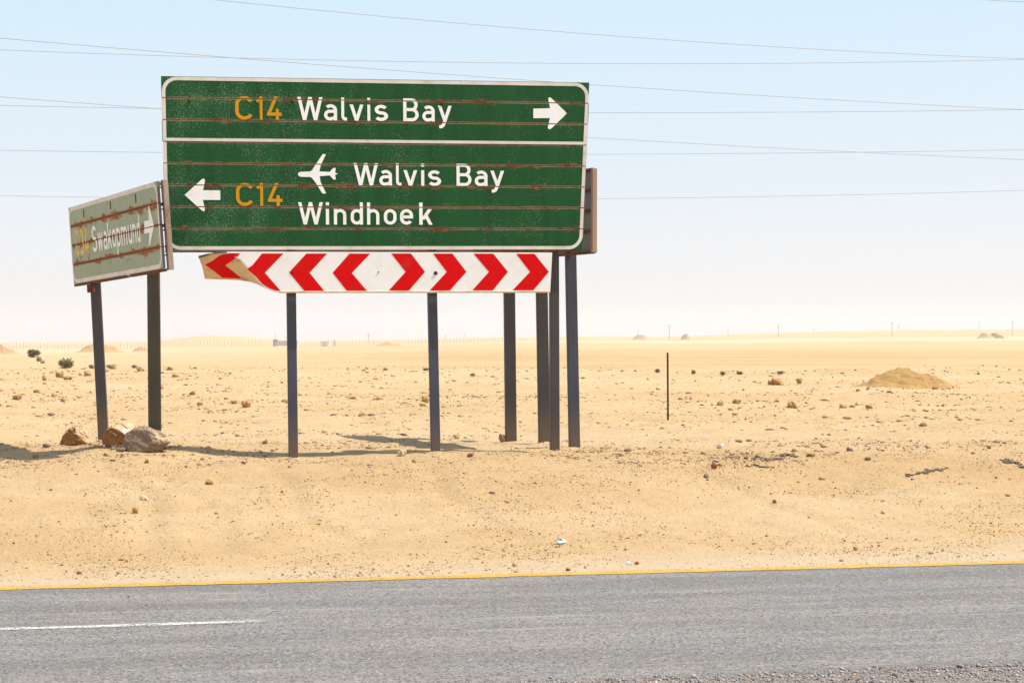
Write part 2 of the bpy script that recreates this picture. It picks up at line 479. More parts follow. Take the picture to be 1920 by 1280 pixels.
SEAM = mat_rust('tan and rust seam', (0.27, 0.15, 0.08), (0.11, 0.04, 0.02))
HOLE = mat_plain('dark rusted hole', (0.045, 0.016, 0.010), .9)
BLACK = mat_plain('dark bolt', (0.03, 0.025, 0.022), .6)

# ------------------------------------------------------------------ the ground sheet
def spaced(lo, hi, fine_lo, fine_hi, step, grow):
    c = list(np.arange(fine_lo, fine_hi + 1e-6, step))
    s_ = step; v = c[-1]
    while v < hi: s_ *= grow; v += s_; c.append(v)
    s_ = step; v = c[0]
    while v > lo: s_ *= grow; v -= s_; c.insert(0, v)
    return np.array(c)
xs = spaced(-3200, 3200, -8.0, 8.0, 0.05, 1.055)
# a fan beyond 60 m would waste points; rows grow with distance
ys = spaced(-600, 3200, 11.2, 32.0, 0.05, 1.015)
X, Y = np.meshgrid(xs, ys)
Z = ground(X, Y)
nx, ny = len(xs), len(ys)
V = np.stack([X.ravel(), Y.ravel(), Z.ravel()], 1)
idx = np.arange(nx * ny).reshape(ny, nx)
F = np.stack([idx[:-1, :-1].ravel(), idx[:-1, 1:].ravel(), idx[1:, 1:].ravel(), idx[1:, :-1].ravel()], 1)
gd = mesh_np('ground', V, F, [SAND], smooth=True)
gd['kind'] = 'structure'
# tone: 0.5 plain sand, toward 1 pale crust and painted mirage, toward 0 richer orange soil
T_ = road_t(X, Y)
tone = np.full_like(X, 0.5)
tone += 0.25 * np.clip(fbm(X * 0.08, Y * 0.25, 3), -1, 1)
tone -= 0.20 * sst(1.0, 2.5, T_) * (1 - sst(4.5, 6.5, T_)) * (0.5 + fbm(X * .7, Y * .9, 3))
tone += 0.40 * (1 - sst(.1, 1.6, T_)) * (T_ > 0)
dd = np.maximum(Y, 1)
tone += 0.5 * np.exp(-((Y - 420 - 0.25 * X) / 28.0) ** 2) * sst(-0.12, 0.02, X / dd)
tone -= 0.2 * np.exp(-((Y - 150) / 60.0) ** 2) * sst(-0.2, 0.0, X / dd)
tone += 0.35 * np.exp(-((Y - 300) / 60.0) ** 2) * sst(-0.08, -0.2, X / dd)  # whiteness of the far left mirage, painted into the sand tone
sh_ = ((T_ < NEAR_T + .1) & (T_ > NEAR_T - 2.5)).astype(float)
a2_ = gd.data.attributes.new('shoulder', 'FLOAT', 'POINT'); a2_.data.foreach_set('value', sh_.ravel().astype(np.float32))
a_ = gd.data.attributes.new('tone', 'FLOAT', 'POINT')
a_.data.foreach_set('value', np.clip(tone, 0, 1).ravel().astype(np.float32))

# ------------------------------------------------------------------ road and its lines
def road_pt(s_, t_, z_): return (R0[0] + s_ * RU[0] + t_ * RN[0], R0[1] + s_ * RU[1] + t_ * RN[1], z_)
def strip(name, s0, s1, n, tl, th, z, mats, wear=None, skirt=0):
    ss = np.linspace(s0, s1, n); V = []; F = []
    k = 4
    for s_ in ss:
        a, b = tl(s_), th(s_)
        for j in range(k): V.append(road_pt(s_, a + (b - a) * j / (k - 1), z))
    for i in range(n - 1):
        for j in range(k - 1):
            F.append((i * k + j, (i + 1) * k + j, (i + 1) * k + j + 1, i * k + j + 1))
    o = mesh_np(name, V, F, mats)
    if wear:
        at2 = o.data.attributes.new('wear', 'FLOAT', 'POINT')
        at2.data.foreach_set('value', np.repeat([wear(s_) for s_ in ss], k).astype(np.float32))
    return o
def jn(s_, f, seed): return float(fbm(np.array(s_ * f), np.array(seed), 3))
road = strip('road', -900, 900, 9000, lambda s_: NEAR_T - 0.09 + 0.05 * jn(s_, 1.3, 4.4) + .04 * jn(s_, 9, 8.4), lambda s_: 0.03 + 0.03 * jn(s_, 1.7, 9.1), 0.0, [ASPH])
road['kind'] = 'structure'
yl = strip('edge_line', -60, 60, 2400, lambda s_: -0.175 + 0.03 * jn(s_, 6, 2), lambda s_: -0.01 + 0.06 * jn(s_, 3, 5), 0.004, [YEL], lambda s_: 0.0)
yl['kind'] = 'structure'
wl = strip('lane_line', -9.0, -1.45, 300, lambda s_: -2.36 + 0.012 * jn(s_, 6, 12), lambda s_: -2.255 + 0.012 * jn(s_, 6, 15), 0.004, [WHT],
           lambda s_: 0.02 + float(sst(-2.7, -1.45, s_)) * .40)
wl['kind'] = 'structure'

# ------------------------------------------------------------------ faceted stones
def ico(n):
    bm = bmesh.new(); bmesh.ops.create_icosphere(bm, subdivisions=n, radius=1.0)
    V = np.array([v.co[:] for v in bm.verts]); F = np.array([[v.index for v in f.verts] for f in bm.faces]); bm.free()
    return V, F
ICO = {n: ico(n) for n in (1, 2, 3, 4, 5)}
ICO[0] = (np.array([(1, 0, 0), (-1, 0, 0), (0, 1, 0), (0, -1, 0), (0, 0, 1), (0, 0, -1)], float),
          np.array([(0, 2, 4), (2, 1, 4), (1, 3, 4), (3, 0, 4), (2, 0, 5), (1, 2, 5), (3, 1, 5), (0, 3, 5)]))
def hull(V, planes):
    """scale unit directions out to the nearest of the planes (n, d)"""
    Dn = V / np.linalg.norm(V, axis=1)[:, None]
    k = np.full(len(V), 9.0)
    for n_, dk in planes:
        pr = Dn @ n_
        k = np.minimum(k, np.where(pr > 1e-3, dk / np.maximum(pr, 1e-3), 9.0))
    return Dn * k[:, None]
def rock_verts(n, r, cuts=9, rough=.05, depth=(.5, 1.0)):
    V, F = ICO[n]; V = V.copy()
    pl = []
    for i in range(cuts + 4):
        nn = r.normal(size=3); nn /= np.linalg.norm(nn)
        pl.append((nn, r.uniform(*depth)))
    for ax in range(3):
        for sg in (-1, 1):
            nn = np.zeros(3); nn[ax] = sg; nn += r.normal(size=3) * .12; nn /= np.linalg.norm(nn); pl.append((nn, r.uniform(.7, 1.0)))
    V = hull(V, pl)
    if rough > 0:
        a = r.uniform(0, 50, 3)
        for q, am in ((3.1, 1.0), (7.3, .5), (15., .25)):
            d_ = vnoise(V[:, 0] * q + a[0] + V[:, 2] * q * 1.7, V[:, 1] * q + a[1] - V[:, 2] * q * 1.3)
            V = V * (1 + rough * am * 2 * d_)[:, None]
    lo, hi = V.min(0), V.max(0)
    V = (V - (lo + hi) / 2) / (hi - lo)        # unit box
    return V, F
ROCK_BR = mat_rock('brown stone', (0.30, 0.17, 0.075), (0.38, 0.23, 0.11), (0.48, 0.33, 0.18), 14, .5, .006)
ROCK_OR = mat_rock('orange sandstone', (0.46, 0.19, 0.05), (0.33, 0.13, 0.035), (0.55, 0.33, 0.15), 11, .8, .03)
ROCK_PL = mat_rock('pale sunlit sandstone', (0.50, 0.27, 0.10), (0.62, 0.52, 0.40), (0.66, 0.58, 0.47), 5, .5, .015)
ROCK_GR = mat_rock('grey brown conglomerate', (0.27, 0.185, 0.12), (0.33, 0.235, 0.16), (0.46, 0.35, 0.24), 9, .9, .03)
ROCK_TN = mat_rock('tan stone', (0.52, 0.38, 0.22), (0.58, 0.44, 0.28), (0.62, 0.50, 0.36), 14, .5, .006)
ROCK_DK = mat_rock('dark grey stone', (0.17, 0.12, 0.085), (0.22, 0.165, 0.12), (0.30, 0.24, 0.18), 18, .5, .006)
ROCK_RD = mat_rock('red brown stone', (0.30, 0.10, 0.04), (0.22, 0.07, 0.03), (0.40, 0.22, 0.12), 14, .5, .006)
ROCK_WH = mat_rock('white stone', (0.66, 0.60, 0.54), (0.72, 0.66, 0.60), (0.6, .5, .4), 10, .3, .004)
TAR = mat_rock('old tar crumb', (0.135, 0.095, 0.068), (0.21, 0.155, 0.11), (0.38, 0.29, 0.20), 22, .9, .012)

def px_stone(name, x0, x1, y0, y1, mat, label, cat='stone', group=None, seed=None, n=2, rough=.06, cuts=8, depth_ratio=.8, sink=.35, lumps=1, smooth=False):
    """a stone resting where the photograph shows its foot"""
    p = hit((x0 + x1) / 2, y1)
    w_ = (x1 - x0) / FPX * p.y; h_ = (y1 - y0) / FPX * p.y
    r = np.random.default_rng(seed if seed is not None else int(x0 * 7 + y0 * 13))
    V, F = rock_verts(n, r, cuts, rough)
    if lumps > 1:      # a knobbly stone: smaller knobs grown together
        Vs = [V * np.array([.72, .9, .9])]; Fs = [F]; off_ = len(V)
        for j in range(lumps):
            v2, f2 = rock_verts(n, r, cuts, rough); sc = r.uniform(.38, .6)
            v2 = v2 * np.array([sc, sc * 1.1, sc * 1.2]) + np.array([(j / (lumps - 1) - .5) * .62, r.uniform(-.25, .15), r.uniform(-.1, .22)])
            Vs.append(v2); Fs.append(f2 + off_); off_ += len(v2)
        V = np.concatenate(Vs); F = np.concatenate(Fs); lo, hi = V.min(0), V.max(0); V = (V - (lo + hi) / 2) / (hi - lo)
    V = V * np.array([w_, w_ * depth_ratio, h_ * (1 + sink)])
    V[:, 2] += h_ * (1 + sink) / 2 - h_ * sink
    V[:, 1] += w_ * depth_ratio * .35
    o = mesh_np(name, V, F, [mat], smooth=smooth)
    o.location = p
    tag(o, label, cat, group)
    return o

# ------------------------------------------------------------------ glyphs (road-sign lettering drawn as strokes, cap height 1)
SW = 0.138
def arc(cx, cy, rx, ry, a0, a1, n=12):
    return [(cx + rx * math.cos(R(a0 + (a1 - a0) * i / n)), cy + ry * math.sin(R(a0 + (a1 - a0) * i / n))) for i in range(n + 1)]
h_ = SW / 2
def bowl(cx, x): # rounded x-height bowl, closed
    return arc(cx, .35 + .075, x, .205, 0, 180) + arc(cx, .35 - .075, x, .205, 180, 360) + [(cx + x, .425)]
GL = {
 'C': [arc(.36, .645, .29, .285, 28, 180) + arc(.36, .355, .29, .285, 180, 332)],
 '1': [('S', .22, 0, .22, 1), [(.01, .775), (.20, .925)]],
 '4': [('S', .09, .25, .42, 1), [(.02, .25), (.66, .25)], ('S', .47, 0, .47, .47)],
 '3': [arc(.31, .715, .215, .215, 150, -90) , arc(.31, .285, .25, .217, 90, -150)],
 'W': [('S', .07, 1, .30, 0), ('S', .30, 0, .53, 1), ('S', .53, 1, .76, 0), ('S', .76, 0, .99, 1)],
 'w': [('S', .07, .7, .25, 0), ('S', .25, 0, .43, .7), ('S', .43, .7, .61, 0), ('S', .61, 0, .79, .7)],
 'a': [arc(.28, .445, .2025, .187, 140, 0) + [(.4825, 0)], [(.4825, .395), (.24, .395)] + arc(.235, .23, .165, .163, 90, 270) + [(.30, .068), (.4825, .13)]],
 'l': [[(.07, 1), (.07, .19)] + arc(.19, .19, .12, .1225, 180, 270) + [(.27, .0675)]],
 'v': [('S', .07, .7, .29, 0), ('S', .51, .7, .29, 0)],
 'i': [('S', .07, 0, .07, .7), ('S', .07, .86, .07, 1)],
 's': [arc(.25, .49, .175, .1425, 25, 270) + arc(.25, .21, .19, .1425, 90, -152)[1:]],
 'S': [arc(.32, .72, .225, .2125, 25, 270) + arc(.32, .29, .25, .2225, 90, -152)[1:]],
 'B': [('S', .07, 0, .07, 1), [(.14, .931), (.36, .931)] + arc(.36, .72, .18, .211, 90, -90) + [(.14, .509)],
       [(.33, .509)] + arc(.37, .289, .21, .220, 90, -90) + [(.14, .069)]],
 'y': [('S', .07, .7, .30, .02), ('S', .52, .7, .245, -.12), [(.265, -.06), (.21, -.175), (.14, -.222), (.05, -.225)]],
 'n': [('S', .07, 0, .07, .7), [(.09, .52)] + arc(.27, .435, .2, .197, 150, 0) + [(.47, 0)]],
 'h': [('S', .07, 0, .07, 1), [(.09, .52)] + arc(.27, .435, .2, .197, 150, 0) + [(.47, 0)]],
 'm': [('S', .07, 0, .07, .7), [(.09, .55)] + arc(.25, .45, .18, .182, 150, 0) + [(.43, 0)], [(.45, .55)] + arc(.61, .45, .18, .182, 150, 0) + [(.79, 0)]],
 'u': [('S', .47, 0, .47, .7), [(.45, .18)] + arc(.27, .265, .2, .197, -30, -180) + [(.07, .7)]],
 'd': [bowl(.27, .2), ('S', .47, 0, .47, 1)],
 'p': [bowl(.27, .2), ('S', .07, -.28, .07, .7)],
 'o': [bowl(.27, .2)],
 'e': [[(.07, .35), (.47, .35), (.47, .42)] + arc(.27, .425, .2, .205, 0, 180) + arc(.27, .275, .2, .205, 180, 325)],
 'k': [('S', .07, 0, .07, 1), ('S', .14, .23, .43, .7), ('S', .46, 0, .26, .44)],
}
def ribbon(pl, sw):
    pl = [p for i, p in enumerate(pl) if i == 0 or math.hypot(p[0] - pl[i - 1][0], p[1] - pl[i - 1][1]) > 1e-4]
    n = len(pl); L = []; Rr = []
    closed = math.hypot(pl[0][0] - pl[-1][0], pl[0][1] - pl[-1][1]) < 1e-4
    for i, (x, y) in enumerate(pl):
        def dirv(a, b):
            dx, dy = pl[b][0] - pl[a][0], pl[b][1] - pl[a][1]; m = math.hypot(dx, dy) or 1
            return dx / m, dy / m
        if i == 0: d0 = dirv(n - 2, n - 1) if closed else dirv(0, 1)
        else: d0 = dirv(i - 1, i)
        if i == n - 1: d1 = dirv(0, 1) if closed else dirv(n - 2, n - 1)
        else: d1 = dirv(i, i + 1)
        tx, ty = d0[0] + d1[0], d0[1] + d1[1]; m = math.hypot(tx, ty) or 1; tx /= m; ty /= m
        c = max(.45, d0[0] * tx + d0[1] * ty)
        L.append((x - ty * sw / 2 / c, y + tx * sw / 2 / c)); Rr.append((x + ty * sw / 2 / c, y - tx * sw / 2 / c))
    return [(L[i], Rr[i], Rr[i + 1], L[i + 1]) for i in range(n - 1)]
def glyph_quads(ch):
    out = []
    for st in GL[ch]:
        if isinstance(st, tuple):
            _, x0, y0, x1, y1 = st
            ln = math.hypot(x1 - x0, y1 - y0); hw = SW / 2 * ln / max(abs(y1 - y0), 1e-6)
            out.append([((x0 - hw, y0), (x0 + hw, y0), (x1 + hw, y1), (x1 - hw, y1))])
        else: out.append(ribbon(st, SW))
    return out

class Board:
    """a sign's own frame: x along it, z up, -y towards its reader"""
    def __init__(s, A, B, up=None):
        s.o = A; s.u = (B - A).normalized(); s.len = (B - A).length
        v = Vector((0, 0, 1)) if up is None else up
        s.v = (v - s.u * v.dot(s.u)).normalized(); s.n = s.v.cross(s.u)
        s.M = Matrix(((s.u.x, s.n.x, s.v.x, A.x), (s.u.y, s.n.y, s.v.y, A.y), (s.u.z, s.n.z, s.v.z, A.z), (0, 0, 0, 1)))
    def loc(s, px, py, y=0.0):
        c = Vector((0, 0, CAM_Z)); d = at(px, py, 1.0) - c
        o = s.o + s.n * y
        t = (o - c).dot(s.n) / d.dot(s.n)
        q = c + d * t - s.o
        return q.dot(s.u), q.dot(s.v)

def cut_joints(bm, joints, g):
    for zj in joints:
        for zz in (zj - g, zj + g):
            bmesh.ops.bisect_plane(bm, geom=bm.verts[:] + bm.edges[:] + bm.faces[:], plane_co=(0, 0, zz), plane_no=(0, 0, 1), dist=1e-6)
        kill = [f for f in bm.faces if abs(f.calc_center_median().z - zj) < g * .98]
        bmesh.ops.delete(bm, geom=kill, context='FACES')
def poly_part(name, groups, y, mat, parent, joints=(), g=.0055, label=None):
    """groups: list of lists of (x,z) polygons; each group a hair in front of the last"""
    bm = bmesh.new()
    for k, polys in enumerate(groups):
        for p in polys:
            vs = [bm.verts.new((a, y - .0004 * k, b)) for a, b in p]
            try: bm.faces.new(vs)
            except ValueError: pass
    bmesh.ops.remove_doubles(bm, verts=bm.verts[:], dist=1e-6)
    bm.normal_update()
    bmesh.ops.triangulate(bm, faces=[f for f in bm.faces if len(f.verts) > 4])
    cut_joints(bm, joints, g)
    bm.normal_update()
    for f in bm.faces:
        if f.normal.y > 0: f.normal_flip()
    me = bpy.data.meshes.new(name); bm.to_mesh(me); bm.free()
    o = link_mesh(name, me, [mat], parent)
    if label: o['label'] = label
    return o
def letter(B, ch, x0, x1, zb, zc, mat, parent, joints, name='letter', y=-.003):
    G = glyph_quads(ch)
    X_ = [p[0] for g in G for q in g for p in q]
    a, b = min(X_), max(X_)
    f = lambda p: (x0 + (p[0] - a) / (b - a) * (x1 - x0), zb + p[1] * (zc - zb))
    return poly_part(name, [[tuple(f(p) for p in q) for q in g] for g in G], y, mat, parent, joints)
def word(B, spec, capL, baseL, mat, parent, joints, y=-.003):
    for ch, a, b in spec:
        name = 'numeral' if ch.isdigit() else 'letter'
        pm = (capL + baseL) / 2 if not isinstance(capL, tuple) else None
        xa = B.loc(a, (capL + baseL) / 2, y)[0]; xb = B.loc(b, (capL + baseL) / 2, y)[0]
        zc = B.loc((spec[0][1] + spec[-1][2]) / 2, capL, y)[1]; zb = B.loc((spec[0][1] + spec[-1][2]) / 2, baseL, y)[1]
        letter(B, ch, xa, xb, zb, zc, mat, parent, joints, name, y)

def round_border(x0, x1, z0, z1, rad, w_, y, mat, parent, joints, skew=None, n=8):
    def ring(i):
        r_ = rad - i; pts = []
        for cx, cz, a0 in ((x1 - rad, z1 - rad, 90), (x0 + rad, z1 - rad, 180), (x0 + rad, z0 + rad, 270), (x1 - rad, z0 + rad, 360)):
            for k in range(n + 1):
                a = R(a0 - 90 + 90 * k / n)
                pts.append((cx + r_ * math.cos(a), cz + r_ * math.sin(a)))
        return pts
    A_, B_ = ring(0), ring(w_)
    if skew: A_ = [skew(p) for p in A_]; B_ = [skew(p) for p in B_]
    m = len(A_)
    return poly_part('border', [[(A_[i], A_[(i + 1) % m], B_[(i + 1) % m], B_[i]) for i in range(m)]], y, mat, parent, joints)

def prism_post(name, pxb0, pxb1, pyb, pxt, wt, pyt, d, dep, mat, parent=None, yaw=0, bev=.007, inv=None, sink=.25):
    """square-section steel post whose foot spans pxb0..pxb1 at row pyb, its head centred on pxt at row pyt"""
    pb = at((pxb0 + pxb1) / 2, pyb, d); pt = at(pxt, pyt, d)
    ax = (pt - pb).normalized(); pb = pb - ax * sink; L = (pt - pb).length
    w_ = wt
    bm = bmesh.new(); bm_box(bm, -w_ / 2, w_ / 2, 0, dep, 0, L, bev)
    # open mouth at the head so it reads as a tube
    M = Matrix.Translation(pb) @ Vector((0, 0, 1)).rotation_difference(ax).to_matrix().to_4x4() @ Matrix.Rotation(yaw, 4, 'Z')
    if inv is not None: M = inv @ M
    me = bpy.data.meshes.new(name); bmesh.ops.recalc_face_normals(bm, faces=bm.faces[:]); bm.to_mesh(me); bm.free()
    o = link_mesh(name, me, [mat], parent)
    o.matrix_local = M
    return o

# ------------------------------------------------------------------ the big green direction sign
BG = Board(at(306, 469, 23.5), at(1099, 468.3, 24.46))
big = empty('road_sign'); big.matrix_world = BG.M
BIG_INV = BG.M.inverted()
tag(big, 'big green slatted direction sign reading Walvis Bay and Windhoek with white arrows', 'road sign')
NP = 8; H = PITCH * NP
JO = [PITCH * k for k in range(1, NP)]
def edge_l(z): return BG.loc(310 - 8 * min(1, max(0, z / H)), 469 - z / H * 326)[0]
def edge_r(z): return BG.loc(1092.0 + 13.5 * min(1, max(0, z / H)), 468 - z / H * 313)[0]
GAP = .0055
off = [0, .004, -.003, .002, .005, -.002, .003, 0]
for k in range(NP):
    z0 = k * PITCH + (GAP if k else 0); z1 = (k + 1) * PITCH - (GAP if k < NP - 1 else 0)
    bm = bmesh.new()
    l0, l1, r0, r1 = edge_l(z0) + off[k], edge_l(z1) + off[k], edge_r(z0) + off[(k + 3) % 8], edge_r(z1) + off[(k + 3) % 8]
    q = [(l0, 0, z0), (r0, 0, z0), (r1, 0, z1), (l1, 0, z1)]; e = .004
    fr = [bm.verts.new((x + (e if i in (0, 3) else -e), 0, z + (e * .6 if i < 2 else -e * .6))) for i, (x, y, z) in enumerate(q)]
    md = [bm.verts.new((x, .004, z)) for x, y, z in q]
    bk = [bm.verts.new((x, .034, z)) for x, y, z in q]
    bm.faces.new(fr)
    for a, b in ((fr, md), (md, bk)):
        for i in range(4): bm.faces.new((a[i], a[(i + 1) % 4], b[(i + 1) % 4], b[i]))
    # hollow back: a sheet just behind the face with return flanges, as pressed slats are
    bk2 = [bm.verts.new((x, .008, z)) for x, y, z in ((l0 + .003, 0, z0 + .003), (r0 - .003, 0, z0 + .003), (r1 - .003, 0, z1 - .003), (l1 + .003, 0, z1 - .003))]
    for i in range(4): bm.faces.new((bk[i], bk[(i + 1) % 4], bk2[(i + 1) % 4], bk2[i]))
    fb = bm.faces.new(bk2)
    p = bm_obj('panel', bm, [GREEN, BACK], big)
    for f in p.data.polygons:
        if f.center.y > .006: f.material_index = 1
    # the rusted seam strip seen in the joint above this panel
    if k < NP - 1:
        bm = bmesh.new(); bm_box(bm, edge_l(z1) + .003, edge_r(z1) - .003, .006, .03, z1 - .001, z1 + 2 * GAP + .001)
        bm_obj('seam', bm, [SEAM], big)
def skew_big(p):
    f = p[1] / H; xl, xr = edge_l(p[1]), edge_r(p[1])
    return (xl + (p[0]) * (xr - xl), p[1])
WID = edge_r(H / 2) - edge_l(H / 2)
def skew_b(p):
    xl, xr = edge_l(p[1]), edge_r(p[1])
    return (xl + p[0] / WID * (xr - xl), p[1])
BW = .040
round_border(.004, WID - .004, .004, H - .006, .17, BW, -.0025, W_BRD, big, JO, skew_b)
zt, zb_ = BG.loc(320, 258.8)[1], BG.loc(320, 264.8)[1]
poly_part('divider', [[(skew_b((BW + .004, zb_)), skew_b((WID - BW - .004, zb_ - .0)), skew_b((WID - BW - .004, zt)), skew_b((BW + .004, zt)))]], -.0025, W_BRD, big, JO)
word(BG, [('C', 441, 473.3), ('1', 480, 492.3), ('4', 500.5, 528)], 181, 225, Y_LET, big, JO)
word(BG, [('W', 557.5, 605), ('a', 607.5, 632), ('l', 640, 650.5), ('v', 655.5, 681.5), ('i', 688.8, 694.2), ('s', 702.5, 727.5),
          ('B', 756, 785), ('a', 791.8, 815), ('y', 821, 847)], 184, 227, W_LET, big, JO)
word(BG, [('C', 442.5, 474), ('1', 480.3, 493.5), ('4', 501.8, 529.6)], 343.3, 386.3, Y_LET, big, JO)
word(BG, [('W', 663, 709), ('a', 711, 735), ('l', 742.5, 752.6), ('v', 756.5, 782.5), ('i', 789.6, 795.5), ('s', 802.8, 827),
          ('B', 856, 884), ('a', 890, 914), ('y', 919.5, 945.3)], 307, 348.6, W_LET, big, JO)
word(BG, [('W', 559, 605.5), ('i', 611, 617), ('n', 626, 649.3), ('d', 657.5, 680.6), ('h', 688.2, 711.2), ('o', 719.7, 743.5),
          ('e', 750, 774.5), ('k', 786, 811)], 379.6, 421.2, W_LET, big, JO)
def px_poly(B, pts, y=-.003): return tuple(B.loc(a, b, y) for a, b in pts)
arrow_r = [(1000, 204), (1031.3, 203.3), (1028, 186.5), (1028.6, 183.8), (1030.5, 183), (1033, 183.8), (1063.3, 212.8),
           (1034, 241), (1030.5, 242.6), (1027.5, 241.3), (1027.2, 239), (1031, 221.8), (1000, 222)]
poly_part('arrow', [[px_poly(BG, arrow_r)]], -.003, W_LET, big, JO, label='white arrow pointing right')
arrow_l = [(413, 357), (380.8, 356.8), (384.2, 340), (383.9, 336.5), (381.5, 335), (378.5, 336.3), (346, 365.6), (379, 395),
           (382, 396.5), (384.2, 395), (384, 391.5), (380.5, 375), (413.2, 375)]
poly_part('arrow', [[px_poly(BG, arrow_l)]], -.003, W_LET, big, JO, label='white arrow pointing left')
zz = lambda a, b: (a / 4.571 + 290, b / 4.571 + 270)
plane_px = [zz(*p) for p in ((1228, 258), (1233, 248), (1250, 240), (1333, 236), (1350, 225), (1378, 180), (1440, 88), (1468, 88), (1423, 185), (1412, 236),
            (1500, 240), (1530, 207), (1552, 207), (1547, 247), (1573, 256), (1547, 265), (1553, 305), (1532, 305), (1500, 270),
            (1414, 277), (1422, 325), (1470, 425), (1438, 425), (1378, 330), (1352, 296), (1335, 284), (1250, 282), (1233, 272))]
poly_part('aeroplane_symbol', [[px_poly(BG, plane_px)]], -.003, W_LET, big, JO)
# three holes rusted through and old bolt heads
for (a, b, r_) in ((355.5, 190, .017), (355.5, 181.5, .008), (548, 191.5, .021), (828, 196, .022), (1063.8, 208.3, .017)):
    cx, cz = BG.loc(a, b)
    bm = bmesh.new(); bmesh.ops.create_cone(bm, cap_ends=True, segments=10, radius1=r_, radius2=r_ * .7, depth=.008,
                                            matrix=Matrix.Translation((cx, -.005, cz)) @ Matrix.Rotation(R(90), 4, 'X'))
    for v in bm.verts: v.co.x += random.uniform(-.003, .003); v.co.z += random.uniform(-.005, .003)
    bm_obj('rusted_bolt', bm, [HOLE], big)
# frame behind: bottom angle, top angle, end channels
bm = bmesh.new(); bm_box(bm, edge_l(0) + .0, edge_r(0) - .0, .004, .05, -.024, -.003)
bm_obj('bottom_angle', bm, [RUST_D], big)
bm = bmesh.new(); bm_box(bm, edge_l(H) + .02, edge_r(H) - .02, .036, .060, H - .06, H - .012)
bm_obj('top_rail', bm, [FRAME], big)
for xx in (edge_l(H / 2) + .03, edge_r(H / 2) - .09):
    bm = bmesh.new(); bm_box(bm, xx, xx + .05, .036, .075, .03, H - .07, .003)
    bm_obj('end_channel', bm, [FRAME], big)
# a torn scrap of the bottom angle hanging at the left
def front_depth(px, y=.0):   # world depth of the sign plane shifted back by y, under a pixel column
    x, z = BG.loc(px, 600, y); return (BG.M @ Vector((x, y, z))).y
SIGN_YAW = math.atan2(BG.u.y, BG.u.x)
for b0, b1, pb, pt in ((541.3, 560, 856, 546.8), (808.3, 828, 853, 811.5), (1032, 1051.5, 857, 1040.6)):
    d = front_depth((b0 + b1) / 2, .08)
    x_, z_ = BG.loc(pt, 165, .08)
    sl_ = ((b0 + b1) / 2 - pt) / 300.0
    pyt = 166
    prism_post('post', b0, b1, pb, (b0 + b1) / 2 - sl_ * (pb - pyt), .106, pyt, d, .105, POST_B if b0 < 900 else POST_G, big, yaw=SIGN_YAW, inv=BIG_INV, sink=.35)

# ------------------------------------------------------------------ red and white chevron board, its left end bent
CHB = Board(BG.M @ Vector((0, -.012, -.03)), BG.M @ Vector((WID, -.012, -.03)))
chev = empty('chevron_sign'); chev.matrix_world = CHB.M
tag(chev, 'red and white chevron board bolted under the green sign, left end bent back', 'road sign')
# crease in photo pixels: the flap lies left of and below it
CR = [(398, 472), (436, 477), (452, 486), (470, 506), (488, 528), (505, 541), (522, 549.5)]
def flap_depth(a, b):
    best = 1e9; side = 0
    for (x0, y0), (x1, y1) in zip(CR[:-1], CR[1:]):
        dx, dy = x1 - x0, y1 - y0; L2 = dx * dx + dy * dy
        t = max(0, min(1, ((a - x0) * dx + (b - y0) * dy) / L2))
        qx, qy = x0 + t * dx, y0 + t * dy
        d = math.hypot(a - qx, b - qy)
        if d < best: best = d; side = (a - qx) * -dy + (b - qy) * dx
    if a < 398 and side <= 0: side = 1
    if side <= 0: return 0.0
    return .0062 * (math.sqrt(best * best + 9) - 3) * (1 + .0015 * best)
def chev_sheet(name, pts, y, mat, step=4.0, thick=0.0, label=None):
    bm = bmesh.new()
    f = bm.faces.new([bm.verts.new((a, 0, b)) for a, b in pts]); f.normal_update()
    bmesh.ops.triangulate(bm, faces=[f])
    ax0 = min(p[0] for p in pts); ax1 = min(max(p[0] for p in pts), 540)
    az0 = min(p[1] for p in pts); az1 = max(p[1] for p in pts)
    k = ax0 - ax0 % step + step
    while k < ax1:
        bmesh.ops.bisect_plane(bm, geom=bm.verts[:] + bm.edges[:] + bm.faces[:], plane_co=(k, 0, 0), plane_no=(1, 0, 0), dist=1e-5); k += step
    k = az0 - az0 % step + step
    if ax0 < 540:
        while k < az1:
            bmesh.ops.bisect_plane(bm, geom=bm.verts[:] + bm.edges[:] + bm.faces[:], plane_co=(0, 0, k), plane_no=(0, 0, 1), dist=1e-5); k += step
    c = Vector((0, 0, CAM_Z)); inv = CHB.M.inverted()
    for v in bm.verts:
        a, b = v.co.x, v.co.z
        D = flap_depth(a, b)
        # carry the point back along its own sight line to the bent surface
        x, z = CHB.loc(a, b, y + D)
        v.co = Vector((x, y + D, z))
    bm.normal_update()
    for f in bm.faces:
        if f.normal.y > 0: f.normal_flip()
    if thick > 0:
        r = bmesh.ops.extrude_face_region(bm, geom=bm.faces[:])
        for v in [e for e in r['geom'] if isinstance(e, bmesh.types.BMVert)]: v.co.y += thick
        bmesh.ops.recalc_face_normals(bm, faces=bm.faces[:])
    me = bpy.data.meshes.new(name); bm.to_mesh(me); bm.free()
    o = link_mesh(name, me, [mat], chev)
    if label: o['label'] = label
    return o
outline = [(372, 480.5), (388, 476.5), (404, 472.8), (436, 471.5), (1035.5, 473.5), (1031.5, 548.8), (521, 549.2), (508, 545), (495.6, 539),
           (483, 533.2), (471.6, 529), (457, 526.5), (443, 525), (412, 523.8), (384, 522.7), (381.5, 510), (378.3, 497)]
brd = chev_sheet('board', outline, 0, W_CHV, thick=.004)
FLAP_SHADE = mat_sheeting('tan sheeting with painted bounce shade', (0.72, 0.56, 0.36), (0.62, 0.46, 0.27), .6, .1, (0.26, .10, .04), .7, 7)  # tan bounce shade of the down-facing flap painted in, with rust mottling
